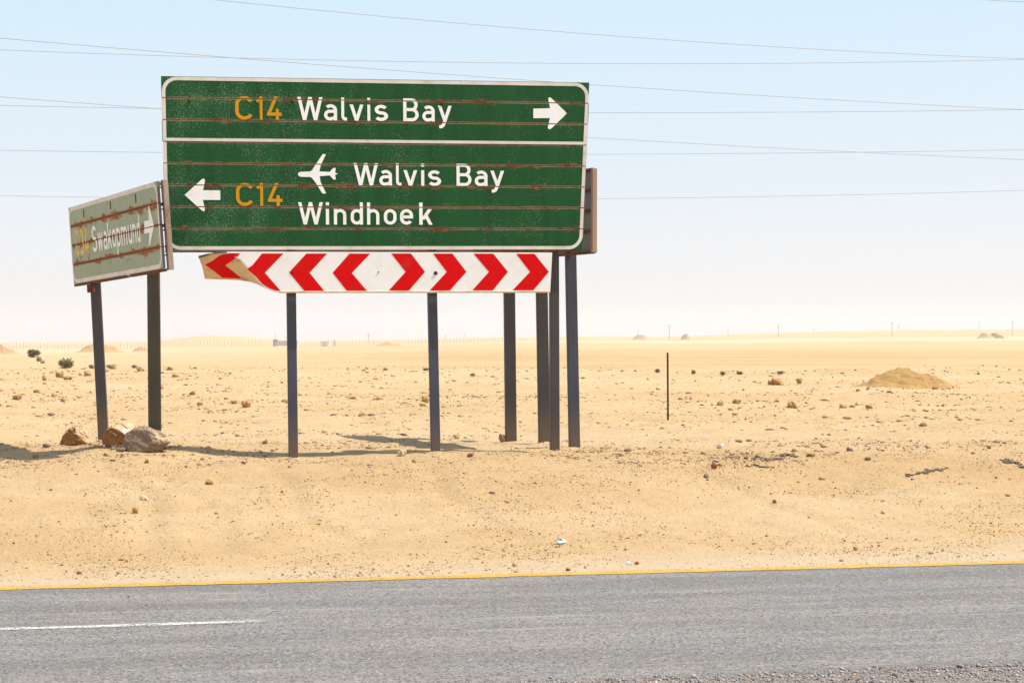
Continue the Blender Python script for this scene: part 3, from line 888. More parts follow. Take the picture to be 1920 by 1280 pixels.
brd.data.materials.append(FLAP_SHADE)
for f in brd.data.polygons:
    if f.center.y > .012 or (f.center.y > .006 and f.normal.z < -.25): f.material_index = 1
L = []
L.append([(430, 471.0), (450.8, 474.6), (441, 484.5), (434, 490), (422.3, 497.6), (438, 509.5), (456.3, 523.6), (449, 523.6), (418, 521.8), (402, 509), (384.3, 496.5), (399, 489), (411, 480.5), (420, 476)])
L[0] = [(430, 474.6), (450.8, 474.9), (441, 485), (434, 490), (422.3, 497.5), (438, 509.5), (454, 522.5), (417, 521.0), (402, 509), (384.3, 496.4), (399, 488.6), (410, 480.0), (419, 476.5)]
L.append([(491.3, 475.2), (531.7, 475.2), (496.7, 511.3), (526.3, 545.2), (518.6, 545.2), (505, 540.6), (491.5, 532), (480, 519), (463.6, 504.2), (473, 497.5)])
L.append([(574.4, 475.3), (613.3, 475.3), (580.5, 511.3), (608.3, 545.5), (571, 545.5), (542, 510.6)])
L.append([(655.3, 475.4), (694.3, 475.4), (659.7, 511.7), (688.2, 545.3), (650.5, 545.3), (623.6, 511.3)])
L.append([(733.6, 475.2), (770.5, 475.2), (797, 509.6), (766.7, 544.8), (728.7, 544.8), (760.5, 509.6)])
L.append([(812, 475.4), (848.3, 475.4), (874.7, 509.6), (843.3, 544.8), (805.3, 544.8), (837.7, 509.6)])
L.append([(888, 475.6), (925, 475.6), (952.4, 509.6), (924, 544.5), (885.4, 544.5), (916.8, 509.6)])
L.append([(968, 475.9), (1002.3, 475.9), (1029.2, 509.6), (1000, 544.3), (961, 544.3), (993.8, 509.6)])
for i, p in enumerate(L):
    chev_sheet('chevron', p, -.0022, RED, label='red chevron buckled by the bend' if i == 0 else None)
# folded rim along the bottom and the bent top edge
TANR = mat_sheeting('folded rim with painted bounce shade', (0.62, 0.50, 0.34), (0.52, 0.38, 0.22), .6, .15, (0.30, .11, .04), .6, 6)  # tan of the shaded, sand-lit rim painted in, with rust mottling
x0, z0 = CHB.loc(524, 549, 0); x1, z1 = CHB.loc(1031.4, 548.6, 0)
bm = bmesh.new(); bm_box(bm, 0, x1 - x0, -.012, .022, -.002, .021, .005)
o = bm_obj('bottom_rim', bm, [TANR], chev)
o.matrix_local = Matrix.Translation((x0, 0, z0)) @ Matrix.Rotation(-math.atan2(z1 - z0, x1 - x0), 4, 'Y')
bm = bmesh.new(); cc = [(372, 480.5), (388, 476.5), (404, 472.8), (425, 471.6)]
prev = None
for a, b in cc:
    D = flap_depth(a, b); x, z = CHB.loc(a, b, D)
    row = [bm.verts.new((x, D - .004, z - .020)), bm.verts.new((x, D - .006, z + .004)), bm.verts.new((x, D + .02, z + .004))]
    if prev:
        bm.faces.new((prev[0], row[0], row[1], prev[1])); bm.faces.new((prev[1], row[1], row[2], prev[2]))
    prev = row
bm_obj('bent_lip', bm, [BACK], chev)
for a, b, r_ in ((548.8, 510.5, .014), (816.8, 512.2, .024), (709.8, 510.3, .009), (1013, 511, .006)):
    cx, cz = CHB.loc(a, b)
    bm = bmesh.new(); bmesh.ops.create_cone(bm, cap_ends=True, segments=12, radius1=r_, radius2=r_ * .8, depth=.008,
                                            matrix=Matrix.Translation((cx, -.005, cz)) @ Matrix.Rotation(R(90), 4, 'X'))
    bm_obj('bolt', bm, [BLACK if r_ > .01 else BACK], chev)

# ------------------------------------------------------------------ faded sign on the left, edge towards the road
SP = .247
SB = Board(at(138.5, 532.5, 26.7), at(307.5, 503.0, 23.2), Vector((-.060, -.030, 1)))
sw = empty('road_sign'); sw.matrix_world = SB.M
tag(sw, 'faded pale green sign reading Swakopmund, streaked with rust, on two posts at the left', 'road sign')
SL = SB.len; SJ = [SP * k for k in range(1, 4)]; SH = SP * 4
SWI = SB.M.inverted()
for k in range(4):
    z0 = k * SP + (GAP if k else 0); z1 = (k + 1) * SP - (GAP if k < 3 else 0)
    bm = bmesh.new(); bm_box(bm, 0, SL - .03, 0, .03, z0, z1, .004)
    p = bm_obj('panel', bm, [OLIVE, BACK], sw)
    for f in p.data.polygons:
        if f.center.y > .02 or abs(f.normal.x) > .6: f.material_index = 1
    if k < 3:
        bm = bmesh.new(); bm_box(bm, .003, SL - .033, .006, .028, z1 - .001, z1 + 2 * GAP + .001); bm_obj('seam', bm, [RUST], sw)
round_border(.004, SL - .034, .004, SH - .004, .16, .05, -.0025, W_BRD, sw, SJ)
def sloc(a, b): return SB.loc(a, b, -.003)
zc1 = (sloc(204, 416)[1] + sloc(261, 401)[1]) / 2; zb1 = (sloc(176, 473.5)[1] + sloc(249, 456)[1]) / 2
print('swak letters', sloc(204, 416), sloc(261, 401), sloc(176, 473.5), sloc(249, 456), sloc(144, 429), sloc(144, 480), SL)
for ch, a, b in (('C', 141.8, 147.6), ('3', 150, 157.5), ('4', 158.8, 166.5)):
    letter(SB, ch, sloc(a, 450)[0], sloc(b, 450)[0], zb1, zc1, Y_LIFT, sw, SJ, 'letter' if ch == 'C' else 'numeral')
for ch, a, b in (('S', 172.2, 181), ('w', 182.6, 192.3), ('a', 193.3, 200.4), ('k', 202, 209), ('o', 210, 217), ('p', 218.3, 225.5),
                 ('m', 227, 238.5), ('u', 240.5, 247.3), ('n', 249, 255.5), ('d', 257, 263.2)):
    letter(SB, ch, sloc(a, 440)[0], sloc(b, 440)[0], zb1, zc1, W_LET, sw, SJ)
pa = [(270.5, 415), (279, 412.7), (278.2, 385), (280, 388), (289, 423), (281, 461), (279.5, 461.5), (280, 436), (270.8, 438.7)]
poly_part('arrow', [[px_poly(SB, pa)]], -.003, W_LET, sw, SJ)
# rusted bottom flange in two lengths, stand-off channel at the near end with its clamps
for a, b in ((.0, 2.38), (2.53, SL - .03)):
    bm = bmesh.new(); bm_box(bm, a, b, .003, .045, -.034, -.003); bm_obj('bottom_flange', bm, [RUST], sw)
bm = bmesh.new(); bm_box(bm, 0, SL - .03, .032, .05, SH - .05, SH - .01); bm_obj('top_rail', bm, [FRAME], sw)
bm = bmesh.new(); bm_box(bm, SL - .07, SL + .012, .055, .115, -.02, SH + .01, .004); bm_obj('end_channel', bm, [FRAME], sw)
for zz_ in (SP * 2.93, SP * 1.95, SP * 1.0, SP * .6, SP * 3.7, SP * 2.7, SP * 1.75):
    big_ = zz_ in (SP * 2.93, SP * 1.95)
    bm = bmesh.new(); bm_box(bm, SL - .045, SL - .01, .028, .060, zz_ - (.018 if big_ else .006), zz_ + (.018 if big_ else .006), .002)
    bm_obj('clamp', bm, [BLACK], sw)
for i, (lx, ln) in enumerate(((.72, .05), (1.95, .04), (3.02, .05))):   # rusted rivets with run-off under the top border
    bm = bmesh.new(); bm_box(bm, lx, lx + .02, -.0075, -.0015, SH - .055 - .075 - ln, SH - .055 - .02, .002); bm_obj('rusted_rivet', bm, [RUST], sw)
prism_post('post', 183.5, 204.5, 832, 178.3, .128, 528, 25.95, .12, POST_G, sw, yaw=R(7), inv=SWI)
bmp = prism_post('post', 277.5, 302, 842, 286.2, .142, 400, 23.93, .13, POST_O, sw, yaw=R(5), inv=SWI)
bmp['label'] = 'olive brown ribbed post'
# the ribbed front of that post
bm = bmesh.new()
for i in range(75):
    zz_ = .30 + i * .0265
    bm_box(bm, -.045, .045, -.004, .001, zz_, zz_ + .013)
o = bm_obj('ribbing', bm, [POST_O], bmp); o['kind'] = 'stuff'
# rusty bracket at the head of the leaning post
pbk = SWI @ at(169.5, 541, 25.9)
bm = bmesh.new(); bm_box(bm, pbk.x - .02, pbk.x + .04, pbk.y - .04, pbk.y + .05, pbk.z - .05, pbk.z + .05, .006); bm_obj('bracket', bm, [RUST], sw)

# ------------------------------------------------------------------ third sign behind, seen from its back edge
nearp = at(1119.5, 470.5, 24.75)
TB = Board(nearp, nearp + Vector((-1.555, 3.6, 0)))
th = empty('road_sign'); th.matrix_world = TB.M
tag(th, 'sign seen edge-on from behind at the right of the big green sign, brown end channel', 'road sign')
THI = TB.M.inverted()
for k in range(4):
    bm = bmesh.new(); z0 = k * SP + .002; z1 = (k + 1) * SP - .002
    bm_box(bm, .05, 3.92, 0, .006, z0, z1)
    bm_obj('panel', bm, [BACK], th)
    bm = bmesh.new(); bm_box(bm, .05, 3.9, .007, .045, z1 - .016, z1 + .016, .003); bm_obj('rib', bm, [RUST], th)
bm = bmesh.new(); bm_box(bm, .05, 3.92, -.004, .06, -.03, -.001); bm_obj('bottom_flange', bm, [RUST], th)
bm = bmesh.new(); bm_box(bm, 0, .048, -.002, .062, -.02, SH + .005, .004); bm_obj('end_channel', bm, [FRAME_T], th)
GPL = mat_sheeting('plain green sheeting', (0.03, 0.12, 0.045), (0.05, 0.14, 0.06), .5)
poly_part('face', [[((.05, .01), (3.9, .01), (3.9, SH - .01), (.05, SH - .01))]], -.003, GPL, th)
for b0, b1, pb, pt, d, hw in ((947.6, 971, 829, 954.3, 26.9, .150), (1011, 1033, 832, 1014.4, 26.45, .150), (1067.4, 1090, 841, 1069.5, 25.45, .138)):
    prism_post('post', b0, b1, pb, pt, hw - .008, 380, d, .10, POST_B if b0 > 1060 else POST_G, th, yaw=R(11), inv=THI, sink=.3)

# ------------------------------------------------------------------ lone steel stake
p = hit(1252.5, 787.5)
bm = bmesh.new(); hgt = 126.5 / FPX * p.y
bm_box(bm, -.016, .016, -.003, .003, -.2, hgt, .001); bm_box(bm, -.003, .003, .0035, .03, -.2, hgt)
o = bm_obj('steel_stake', bm, [mat_rust('dark rusted stake', (0.055, 0.022, 0.018), (0.03, 0.014, 0.012))])
o.location = p; o.rotation_euler = (0, R(-.35), R(15))
tag(o, 'thin dark rusted steel stake standing alone in the sand', 'stake')

# ------------------------------------------------------------------ boulders
def boulder(outline, foot, mat, label, facets, seed, dpt, cap=None, litdir=(.75, 0, .8), capt=.38, sub=5, rough=.01):
    """outline in photo pixels, facets = (nx,ny,nz,d) with d as a share of the half width"""
    xs_ = [p[0] for p in outline]; cx = (min(xs_) + max(xs_)) / 2; top = min(p[1] for p in outline)
    p = hit(cx, foot); k = p.y / FPX; cy = (foot + top) / 2
    hw = (max(xs_) - min(xs_)) / 2 * k
    pl = []
    n = len(outline)
    for i in range(n):
        (x0, y0), (x1, y1) = outline[i], outline[(i + 1) % n]
        a_ = Vector(((x0 - cx) * k, (cy - y0) * k)); b_ = Vector(((x1 - cx) * k, (cy - y1) * k))
        e_ = b_ - a_; nn = Vector((e_.y, -e_.x)).normalized()
        dd_ = nn.dot(a_)
        if dd_ < 0: nn = -nn; dd_ = -dd_
        for yk in (-.22, .35):
            v_ = np.array([nn.x, yk, nn.y]); ln = np.linalg.norm(v_); pl.append((v_ / ln, dd_ / ln))
    for nx_, ny_, nz_, dk in facets + [(0, 1, 0, dpt / hw / 2), (0, -1, 0, dpt / hw / 2)]:
        v_ = np.array([nx_, ny_, nz_], float); v_ /= np.linalg.norm(v_); pl.append((v_, dk * hw))
    V0, F = ICO[sub]
    V = hull(V0, pl)
    r = np.random.default_rng(seed); a = r.uniform(0, 50, 3); N_ = V0
    for q, am in ((9, 1.0), (22, .7), (48., .55), (100, .4)):
        d_ = vnoise(V[:, 0] * q + a[0] + V[:, 2] * q * 1.7, V[:, 1] * q + a[1] - V[:, 2] * q * 1.3)
        V = V + N_ * (rough * am * 2 * d_)[:, None]
    o = mesh_np('rock', V, F, [mat], smooth=False)
    if cap:
        o.data.materials.append(cap); me = o.data
        nn_ = np.zeros(len(me.polygons) * 3); me.polygons.foreach_get('normal', nn_); nn_ = nn_.reshape(-1, 3)
        ct = np.zeros(len(me.polygons) * 3); me.polygons.foreach_get('center', ct); ct = ct.reshape(-1, 3)
        m = (nn_ @ np.array(litdir) + .8 * fbm(ct[:, 0] * 25 + 3, ct[:, 2] * 25 + ct[:, 1] * 9, 3)) > capt  # sunward faces get the paler stone: sunlit tone painted in
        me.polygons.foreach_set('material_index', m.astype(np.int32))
    o.location = p + Vector((0, dpt * .3, (foot - cy) * k - .01))
    tag(o, label, 'rock')
    return o
ROCK_SP = mat_rock('speckled sunlit sandstone', (0.46, 0.27, 0.12), (0.60, 0.47, 0.32), (0.66, 0.56, 0.42), 12, .9, .02)
boulder([(110, 830), (113, 817), (128, 800), (140, 795.5), (152, 797), (163, 809), (173, 825), (175, 834), (160, 842), (120, 842)], 835, ROCK_OR,
        'rough orange rock, leftmost of the three by the leaning post', [(-.62, -.72, .30, .60), (.55, -.62, .55, .62), (-.1, -.95, -.15, .75)], 3, .36, ROCK_SP, (.95, 0, .75), .45, rough=.013)
boulder([(187, 828), (190, 812), (200, 799), (215, 794), (242, 792), (257, 795), (270, 806), (272, 838), (240, 842), (200, 840)], 834, ROCK_OR,
        'orange rock with pale flat top, behind the grey rock', [(-.45, -.88, .08, .62), (.62, -.42, .66, .40), (.1, -.5, .86, .46), (-.85, -.5, .25, .80), (.1, -.95, -.3, .66)], 5, .46, ROCK_PL, (.85, 0, .75), .36, rough=.011)
boulder([(227, 828), (231, 812), (246, 801), (258, 798.5), (278, 799), (300, 806.5), (312, 815), (318, 829), (306, 838), (286, 856), (246, 856), (232, 840)], 848, ROCK_GR,
        'biggest rock, grey brown and angular, in front of the right rear post', [(-.18, -.97, .16, .50), (.62, -.70, .36, .60), (-.7, -.6, .38, .78), (.5, -.65, -.57, .62)], 8, .36, ROCK_SP, (1.0, -.05, .45), .78, rough=.009)

# ------------------------------------------------------------------ stones one can point to
ST = [ # x0 x1 y0 y1 mat label
 (1440, 1471, 708, 722, 'OR', 'long lumpy orange stone left of the dirt mound'),
 (1492, 1505, 708, 719, 'BR', 'peaked brown stone between the lumpy stone and the dirt mound'),
 (1705, 1720, 710, 720, 'OR', 'orange stone lying on the front of the dirt mound'),
 (1748, 1760, 723, 730, 'BR', 'flat brown stone at the foot of the dirt mound'),
 (1373, 1391, 748, 757, 'BR', 'brown stone, right of a pair beyond the steel stake'),
 (1344, 1357, 752, 760, 'BR', 'small brown stone, left of a pair beyond the steel stake'),
 (1476, 1496, 751, 765, 'OR', 'jagged orange stone in the middle of the rubble ridge'),
 (1537, 1557, 745, 751, 'TN', 'flat tan slab at the top of the rubble ridge'),
 (1623, 1637, 759, 766, 'BR', 'brown stone at the right end of the rubble ridge'),
 (1345, 1358, 832, 841, 'WH', 'round white stone right of the signs'),
 (1506, 1520, 833, 838.5, 'OR', 'orange wedge stone, left of two in a row'),
 (1540, 1553, 833, 838.5, 'OR', 'orange wedge stone, right of two in a row'),
 (1485, 1497, 840, 847, 'OR', 'tilted orange chip above the tar crumbs'),
 (1851, 1859, 835.5, 841, 'RD', 'red brown stone near the right edge'),
 (1588, 1600, 838, 845, 'DK', 'small dark grey stone right of the orange wedges'),
 (1333, 1347, 868, 879, 'RD', 'red stone at the left end of the tar crumbs'),
 (1622, 1634, 856, 862.5, 'DK', 'dark grey chunk on bare sand right of the tar crumbs'),
 (1536, 1548, 893, 899.5, 'OR', 'yellow orange stone on the sand bank below the tar crumbs'),
 (1319, 1330, 888, 896, 'DK', 'dark pointed stone on the upper bank below the red stone'),
 (1382, 1393, 824, 829.5, 'BR', 'dark brown stone beyond the round white stone'),
 (935, 949, 813, 829, 'BR', 'brown stone leaning on the foot of a rear post'),
 (247, 258, 950, 962, 'BR', 'upright brown stone on the left of the sand bank'),
 (384, 400, 898, 908.5, 'BR', 'brown stone high on the left of the sand bank'),
 (262, 277, 928, 938, 'TN', 'tan chip at the head of the washed gully'),
 (142, 153, 1070, 1076, 'RD', 'red brown stone by the yellow line at the left'),
 (217, 226, 1071, 1076, 'BR', 'small brown stone right of the red brown one by the line'),
 (452, 461, 864, 869.5, 'DK', 'small grey stone just below the long shadow'),
 (491, 502, 823, 832, 'RD', 'round red stone left of the first chevron post'),
 (745, 762, 842, 855, 'TN', 'pale tan stone left of the middle post'),
 (875, 888, 849, 857, 'RD', 'flat red stone right of the middle post'),
 (772, 781, 860, 866, 'BR', 'brown stone below the middle post'),
 (255, 270, 687, 697, 'BR', 'brown rock far behind the second left post'),
 (103, 118, 696, 708, 'BR', 'taller of two brown rocks below the green bush'),
 (117, 134, 704, 712, 'BR', 'low slab right of the taller rock below the bush'),
 (78, 87, 703, 713, 'OR', 'squat orange stone left of the rock pair'),
 (147, 156, 696, 704, 'TN', 'tan stone behind the leaning post, left of its pair'),
 (157, 171, 694, 705, 'BR', 'brown stone behind the leaning post, right of its pair'),
 (311, 324, 686, 694, 'BR', 'dark stone right of the second left post'),
 (322, 335, 700, 707, 'BR', 'brown stone nearest the second left post'),
 (353, 366, 733, 740, 'RD', 'long red brown stone left of the first chevron post'),
 (368, 381, 752, 759, 'OR', 'flat orange stone in the middle distance left'),
 (433, 446, 751, 757, 'OR', 'orange stone left of an orange slab cluster'),
 (452, 470, 750, 764, 'OR', 'orange split slab left of the first chevron post'),
 (112, 123, 746, 753, 'BR', 'dark brown stone left of the leaning post'),
 (22, 41, 740, 749, 'BR', 'long brown stone near the left edge'),
 (96, 104, 735, 745, 'OR', 'small upright orange stone near the left edge'),
 (299, 308, 720, 730, 'OR', 'orange stone peeping out beside the second left post'),
 (48, 57, 826, 837, 'TN', 'tan stone left of the three rocks'),
 (79, 93, 831, 839, 'DK', 'grey stone left of the three rocks'),
 (790, 804, 742, 754, 'OR', 'orange rubble lump beside the middle post'),
 (786, 799, 755, 761, 'OR', 'low orange slab below the orange lump'),
 (705, 713, 743, 750, 'BR', 'brown stone left of the orange rubble'),
 (880, 891, 699, 705, 'RD', 'red brown stone between two posts in the distance'),
 (793, 806, 689, 694, 'DK', 'dark flat stone touching the middle post in the distance'),
 (526, 540, 748, 753, 'BR', 'brown stone touching the first chevron post'),
 (717, 727, 689, 694, 'DK', 'dark stone on the far ridge left of the middle post'),
 (960, 968, 1055, 1062, 'BR', 'brown stone near the yellow line in the middle'),
 (1061, 1070, 1064, 1070, 'RD', 'red stone at the yellow line below the white litter'),
 (1174, 1182, 1052, 1057, 'WH', 'little pale stone near the yellow line'),
 (1191, 1199, 1052, 1058, 'RD', 'pinkish stone right of the little pale stone'),
 (1574, 1582, 1047, 1052, 'OR', 'yellow brown stone near the line on the right'),
 (1600, 1610, 1024, 1031, 'BR', 'brown flat stone at the foot of the bank on the right'),
 (1449, 1457, 936, 943, 'RD', 'dark red stone alone on the right of the bank'),
 (1652, 1661, 957, 963, 'TN', 'tan pebble alone low on the right of the bank'),
 (1718, 1727, 1041, 1044, 'BR', 'thin brown chip near the line on the right'),
 (60, 72, 850, 858, 'BR', 'brown stone lying in the shadow at the left edge'),
 (225, 233, 849, 855, 'BR', 'dark stone in the shadow below the biggest rock'),
 (270, 279, 860, 868, 'BR', 'brown stone just in front of the shadow'),
 (75, 84, 674, 681, 'BR', 'far brown stone between the dark bush and the green bush'),
 (68, 78, 668, 677, 'DK', 'grey stone at the foot of the dark bush'),
 (238, 247, 838, 845, 'OR', 'orange pebble tucked under the biggest rock'),
 (303, 311, 835, 843, 'RD', 'red chip at the right foot of the biggest rock'),
 (196, 207, 833, 838, 'RD', 'flat red chip between the orange rocks'),
 (165, 176, 828, 835, 'OR', 'orange chip at the right foot of the leftmost rock'),
 (216, 234, 839, 847, 'DK', 'dark crumbly lump left of the biggest rock'),
]
MM = dict(OR=ROCK_TN, BR=ROCK_BR, DK=ROCK_DK, RD=ROCK_RD, WH=ROCK_WH, TN=ROCK_TN)
ROCK_O2 = mat_rock('orange stone', (0.40, 0.215, 0.075), (0.46, 0.27, 0.11), (0.55, 0.38, 0.20), 14, .5, .006)
MM['OR'] = ROCK_O2
for x0, x1, y0, y1, m, lab in ST:
    rr = (x1 - x0) < 9.5 and m == 'WH'
    px_stone('stone', x0, x1, y0, y1, MM[m], lab, 'stone', 'loose stones scattered over the sand', lumps=4 if (x1 - x0) > 14 and m != 'WH' else 1, n=3 if (x1 - x0) > 12 else 2,
             cuts=3 if m == 'WH' else 9, rough=(.22 if (x1 - x0) > 14 else .14) if m in ('OR', 'BR') else .08)
# low heap of small rubble west of the mound
# tar crumbs: old asphalt broken out and lying in ragged lines
def tar_line(pts, n, label, rad=3.2, seed=1, mat=TAR, squash=.6):
    r = np.random.default_rng(seed); V_all = []; F_all = []; off_ = 0
    p0 = hit(*pts[len(pts) // 2])
    seg = np.linspace(0, len(pts) - 1, n)
    for s_ in seg:
        s_ = s_ + r.normal() * .12; s_ = min(max(s_, 0), len(pts) - 1.001); i = min(int(s_), len(pts) - 2); f = s_ - i
        a = pts[i][0] * (1 - f) + pts[i + 1][0] * f + r.normal() * 4.0; b = pts[i][1] * (1 - f) + pts[i + 1][1] * f + r.normal() * 1.7
        q = hit(a, b); sz = rad * r.lognormal(-.35, .45) / FPX * q.y
        V, F = rock_verts(2, r, 6, .12)
        V = V * np.array([sz * 3.2, sz * 2.6, sz * 1.5 * squash]); an = r.uniform(0, 6.28)
        V = np.stack([V[:, 0] * math.cos(an) - V[:, 1] * math.sin(an), V[:, 0] * math.sin(an) + V[:, 1] * math.cos(an), V[:, 2]], 1)
        V += np.array([q.x - p0.x, q.y - p0.y, q.z - p0.z + sz * squash * .6])
        V_all.append(V); F_all.append(F + off_); off_ += len(V)
    o = mesh_np('tar_crumbs', np.concatenate(V_all), np.concatenate(F_all), [mat]); o.location = p0
    tag(o, label, 'tar crumbs'); return o
tar_line([(1352, 859), (1378, 857), (1402, 860), (1425, 861), (1438, 862), (1462, 861), (1470, 857), (1482, 852), (1492, 856)], 110, 'longest ragged line of dark tar crumbs on the bank crest, right of the signs', 2.6, 3)
tar_line([(1706, 890), (1722, 888), (1738, 884), (1752, 882), (1772, 879)], 60, 'grey tar crumb strip low on the bank crest towards the right edge', 2.8, 5)
tar_line([(1877, 864), (1892, 866), (1905, 868), (1919, 872)], 45, 'dark tar crumb strip touching the right edge of view', 3.0, 6)
tar_line([(1402, 874), (1414, 872), (1432, 875), (1450, 878)], 30, 'thin scatter of tar crumbs below the longest line', 1.6, 7)
tar_line([(1150, 866), (1165, 868), (1183, 866), (1195, 870), (1200, 874)], 22, 'small heap of dark broken crust on the crest right of the posts', 1.8, 8, ROCK_BR)
tar_line([(1420, 720), (1445, 706), (1460, 703), (1478, 707)], 24, 'gravelly crumbs heaped behind the lumpy orange stone', 2.0, 9, ROCK_TN)

# white litter
p = hit(1052, 1021)
bm = bmesh.new(); k = p.y / FPX
pts = [(-11, 14, 0), (-6, 15, -.02), (-8, 10, .0), (0, 9, .02), (-4, 3, -.03), (3, 10.5, -.01), (10, 7, .02), (14, 4, 0), (8, 1.5, .02), (1, -1, -.01), (-3, 1.0, -.05), (5, 5, -.05)]
vs = [bm.verts.new((a * k, c, b * k)) for a, b, c in pts]
for t in ((0, 1, 2), (1, 3, 2), (1, 5, 3), (2, 3, 4), (3, 5, 11), (3, 11, 4), (4, 11, 10), (10, 11, 9), (9, 11, 8), (11, 6, 8), (5, 6, 11), (6, 7, 8)):
    bm.faces.new([vs[i] for i in t])
bmesh.ops.subdivide_edges(bm, edges=bm.edges[:], cuts=2, use_grid_fill=True)
for v in bm.verts: v.co += Vector((random.uniform(-.002, .002), random.uniform(-.012, .012), random.uniform(-.003, .003)))
r_ = bmesh.ops.extrude_face_region(bm, geom=bm.faces[:])
for v in [e for e in r_['geom'] if isinstance(e, bmesh.types.BMVert)]: v.co.y += .0015
o = bm_obj('paper_scrap', bm, [mat_plain('white paper', (0.86, 0.87, 0.88), .6, .05)]); o.location = p + Vector((0, .04, .002))
tag(o, 'crumpled white paper scrap on the sand below the signs', 'litter')

# ------------------------------------------------------------------ the dirt mound
def mound(x0, x1, ytop, ybase, label, mat, dratio=.7, seed=4, name='dirt_mound', asym=-.1, bumpy=.02):
    p = hit((x0 + x1) / 2, ybase); w_ = (x1 - x0) / FPX * p.y; h2 = (ybase - ytop) / FPX * p.y
    n = 90; g = np.linspace(-1, 1, n); A_, B_ = np.meshgrid(g, g)
    rr = np.sqrt((A_ - asym * (1 - np.abs(A_))) ** 2 + B_ ** 2)
    side = np.interp(A_, np.array([-116, -100, -76, -56, -41, -20, -4, 8, 20, 40, 56, 72, 88, 110]) / 116.6,
                     [0, .06, .34, .64, .82, .95, 1, .97, .86, .70, .60, .38, .12, 0])
    prof = side * np.exp(-(B_ / .5) ** 2) * 1.05 - .04
    Xw = A_ * w_ * .62; Yw = B_ * w_ * dratio * .62 + w_ * dratio * .35
    rg = (1 + .26 * fbm(A_ * 4 + seed, B_ * 4, 5)) 
    Zw = prof * h2 * rg + bumpy * fbm(A_ * 9 + seed, B_ * 9, 4) * np.clip(prof * 4, 0, 1)
    Zg = ground(p.x + Xw, p.y + Yw) - p.z
    Zw = Zw + Zg - .012 * (rr > .98) - .006
    Zw[0, :] -= .1; Zw[-1, :] -= .1; Zw[:, 0] -= .1; Zw[:, -1] -= .1
    ix = np.arange(n * n).reshape(n, n)
    F = np.stack([ix[:-1, :-1].ravel(), ix[:-1, 1:].ravel(), ix[1:, 1:].ravel(), ix[1:, :-1].ravel()], 1)
    o = mesh_np(name, np.stack([Xw.ravel(), Yw.ravel(), Zw.ravel()], 1), F, [mat], smooth=True)
    o.location = p; tag(o, label, 'mound'); return o
def mat_dirt(name, a, b, c3):
    s = NB(name); c = s.coord('Object'); n1 = s.noise(c, 3, 6, .7); n2 = s.noise(c, 18, 6, .75)
    col = s.mix(s.ramp(n1, .35, .65), a, b); col = s.mix(s.ramp(n2, .5, .72, 0, .7), col, c3)
    col = s.mix(s.ramp(n2, .42, .25, 0, .7), col, tuple(v * .45 for v in a))
    s.bump(n2, 1, .06); return s.done(col, .95, spec=.1)
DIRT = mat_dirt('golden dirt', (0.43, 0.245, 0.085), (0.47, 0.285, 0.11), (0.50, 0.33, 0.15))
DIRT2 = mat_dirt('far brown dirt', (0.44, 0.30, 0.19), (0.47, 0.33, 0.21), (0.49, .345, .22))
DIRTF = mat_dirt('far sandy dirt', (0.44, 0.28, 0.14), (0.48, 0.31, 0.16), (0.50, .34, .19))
mound(1612, 1800, 694, 728, 'golden dirt mound on the flat at the right, strewn with stones', DIRT, .6, 4, bumpy=.09)

# rubble round the mound and round the three rocks
def scatter_px(name, label, boxes, mat, seed):
    r = np.random.default_rng(seed); P = []; Z_ = []
    for x0, x1, y0, y1, n_, s0 in boxes:
        for i in range(n_):
            P.append((r.uniform(x0, x1), r.uniform(y0, y1))); Z_.append(s0 * r.lognormal(0, .5) / FPX)
    P = np.array(P); P = hit_many(P[:, 0], P[:, 1]); Z_ = np.array(Z_) * P[:, 1]; P[:, 2] += Z_ * .2
    return name, label, P, Z_, mat
RUBBLE = scatter_px('rubble', 'small broken rubble round the rocks, the mound and the tar crumbs', [
    (95, 340, 836, 847, 150, 1.6), (150, 240, 832, 842, 60, 2.0), (300, 345, 835, 850, 50, 1.8), (1620, 1800, 722, 731, 90, 2.0), (1560, 1640, 712, 727, 30, 1.6),
    (1300, 1520, 862, 895, 260, 1.5), (1330, 1500, 850, 866, 120, 1.6), (1140, 1300, 855, 885, 130, 1.4), (1440, 1520, 745, 775, 70, 1.8), (1200, 1700, 752, 768, 160, 1.5),
    (1330, 1600, 775, 790, 60, 1.5), (0, 480, 690, 712, 160, 1.8), (0, 300, 735, 755, 140, 1.7), (340, 480, 745, 768, 60, 1.8), (740, 1000, 742, 765, 150, 1.6), (480, 720, 748, 768, 90, 1.4),
    (480, 1000, 688, 700, 120, 1.4), (1200, 1920, 694, 702, 110, 1.3), (560, 700, 880, 960, 120, 1.2), (260, 300, 880, 960, 60, 1.2)], None, 77)

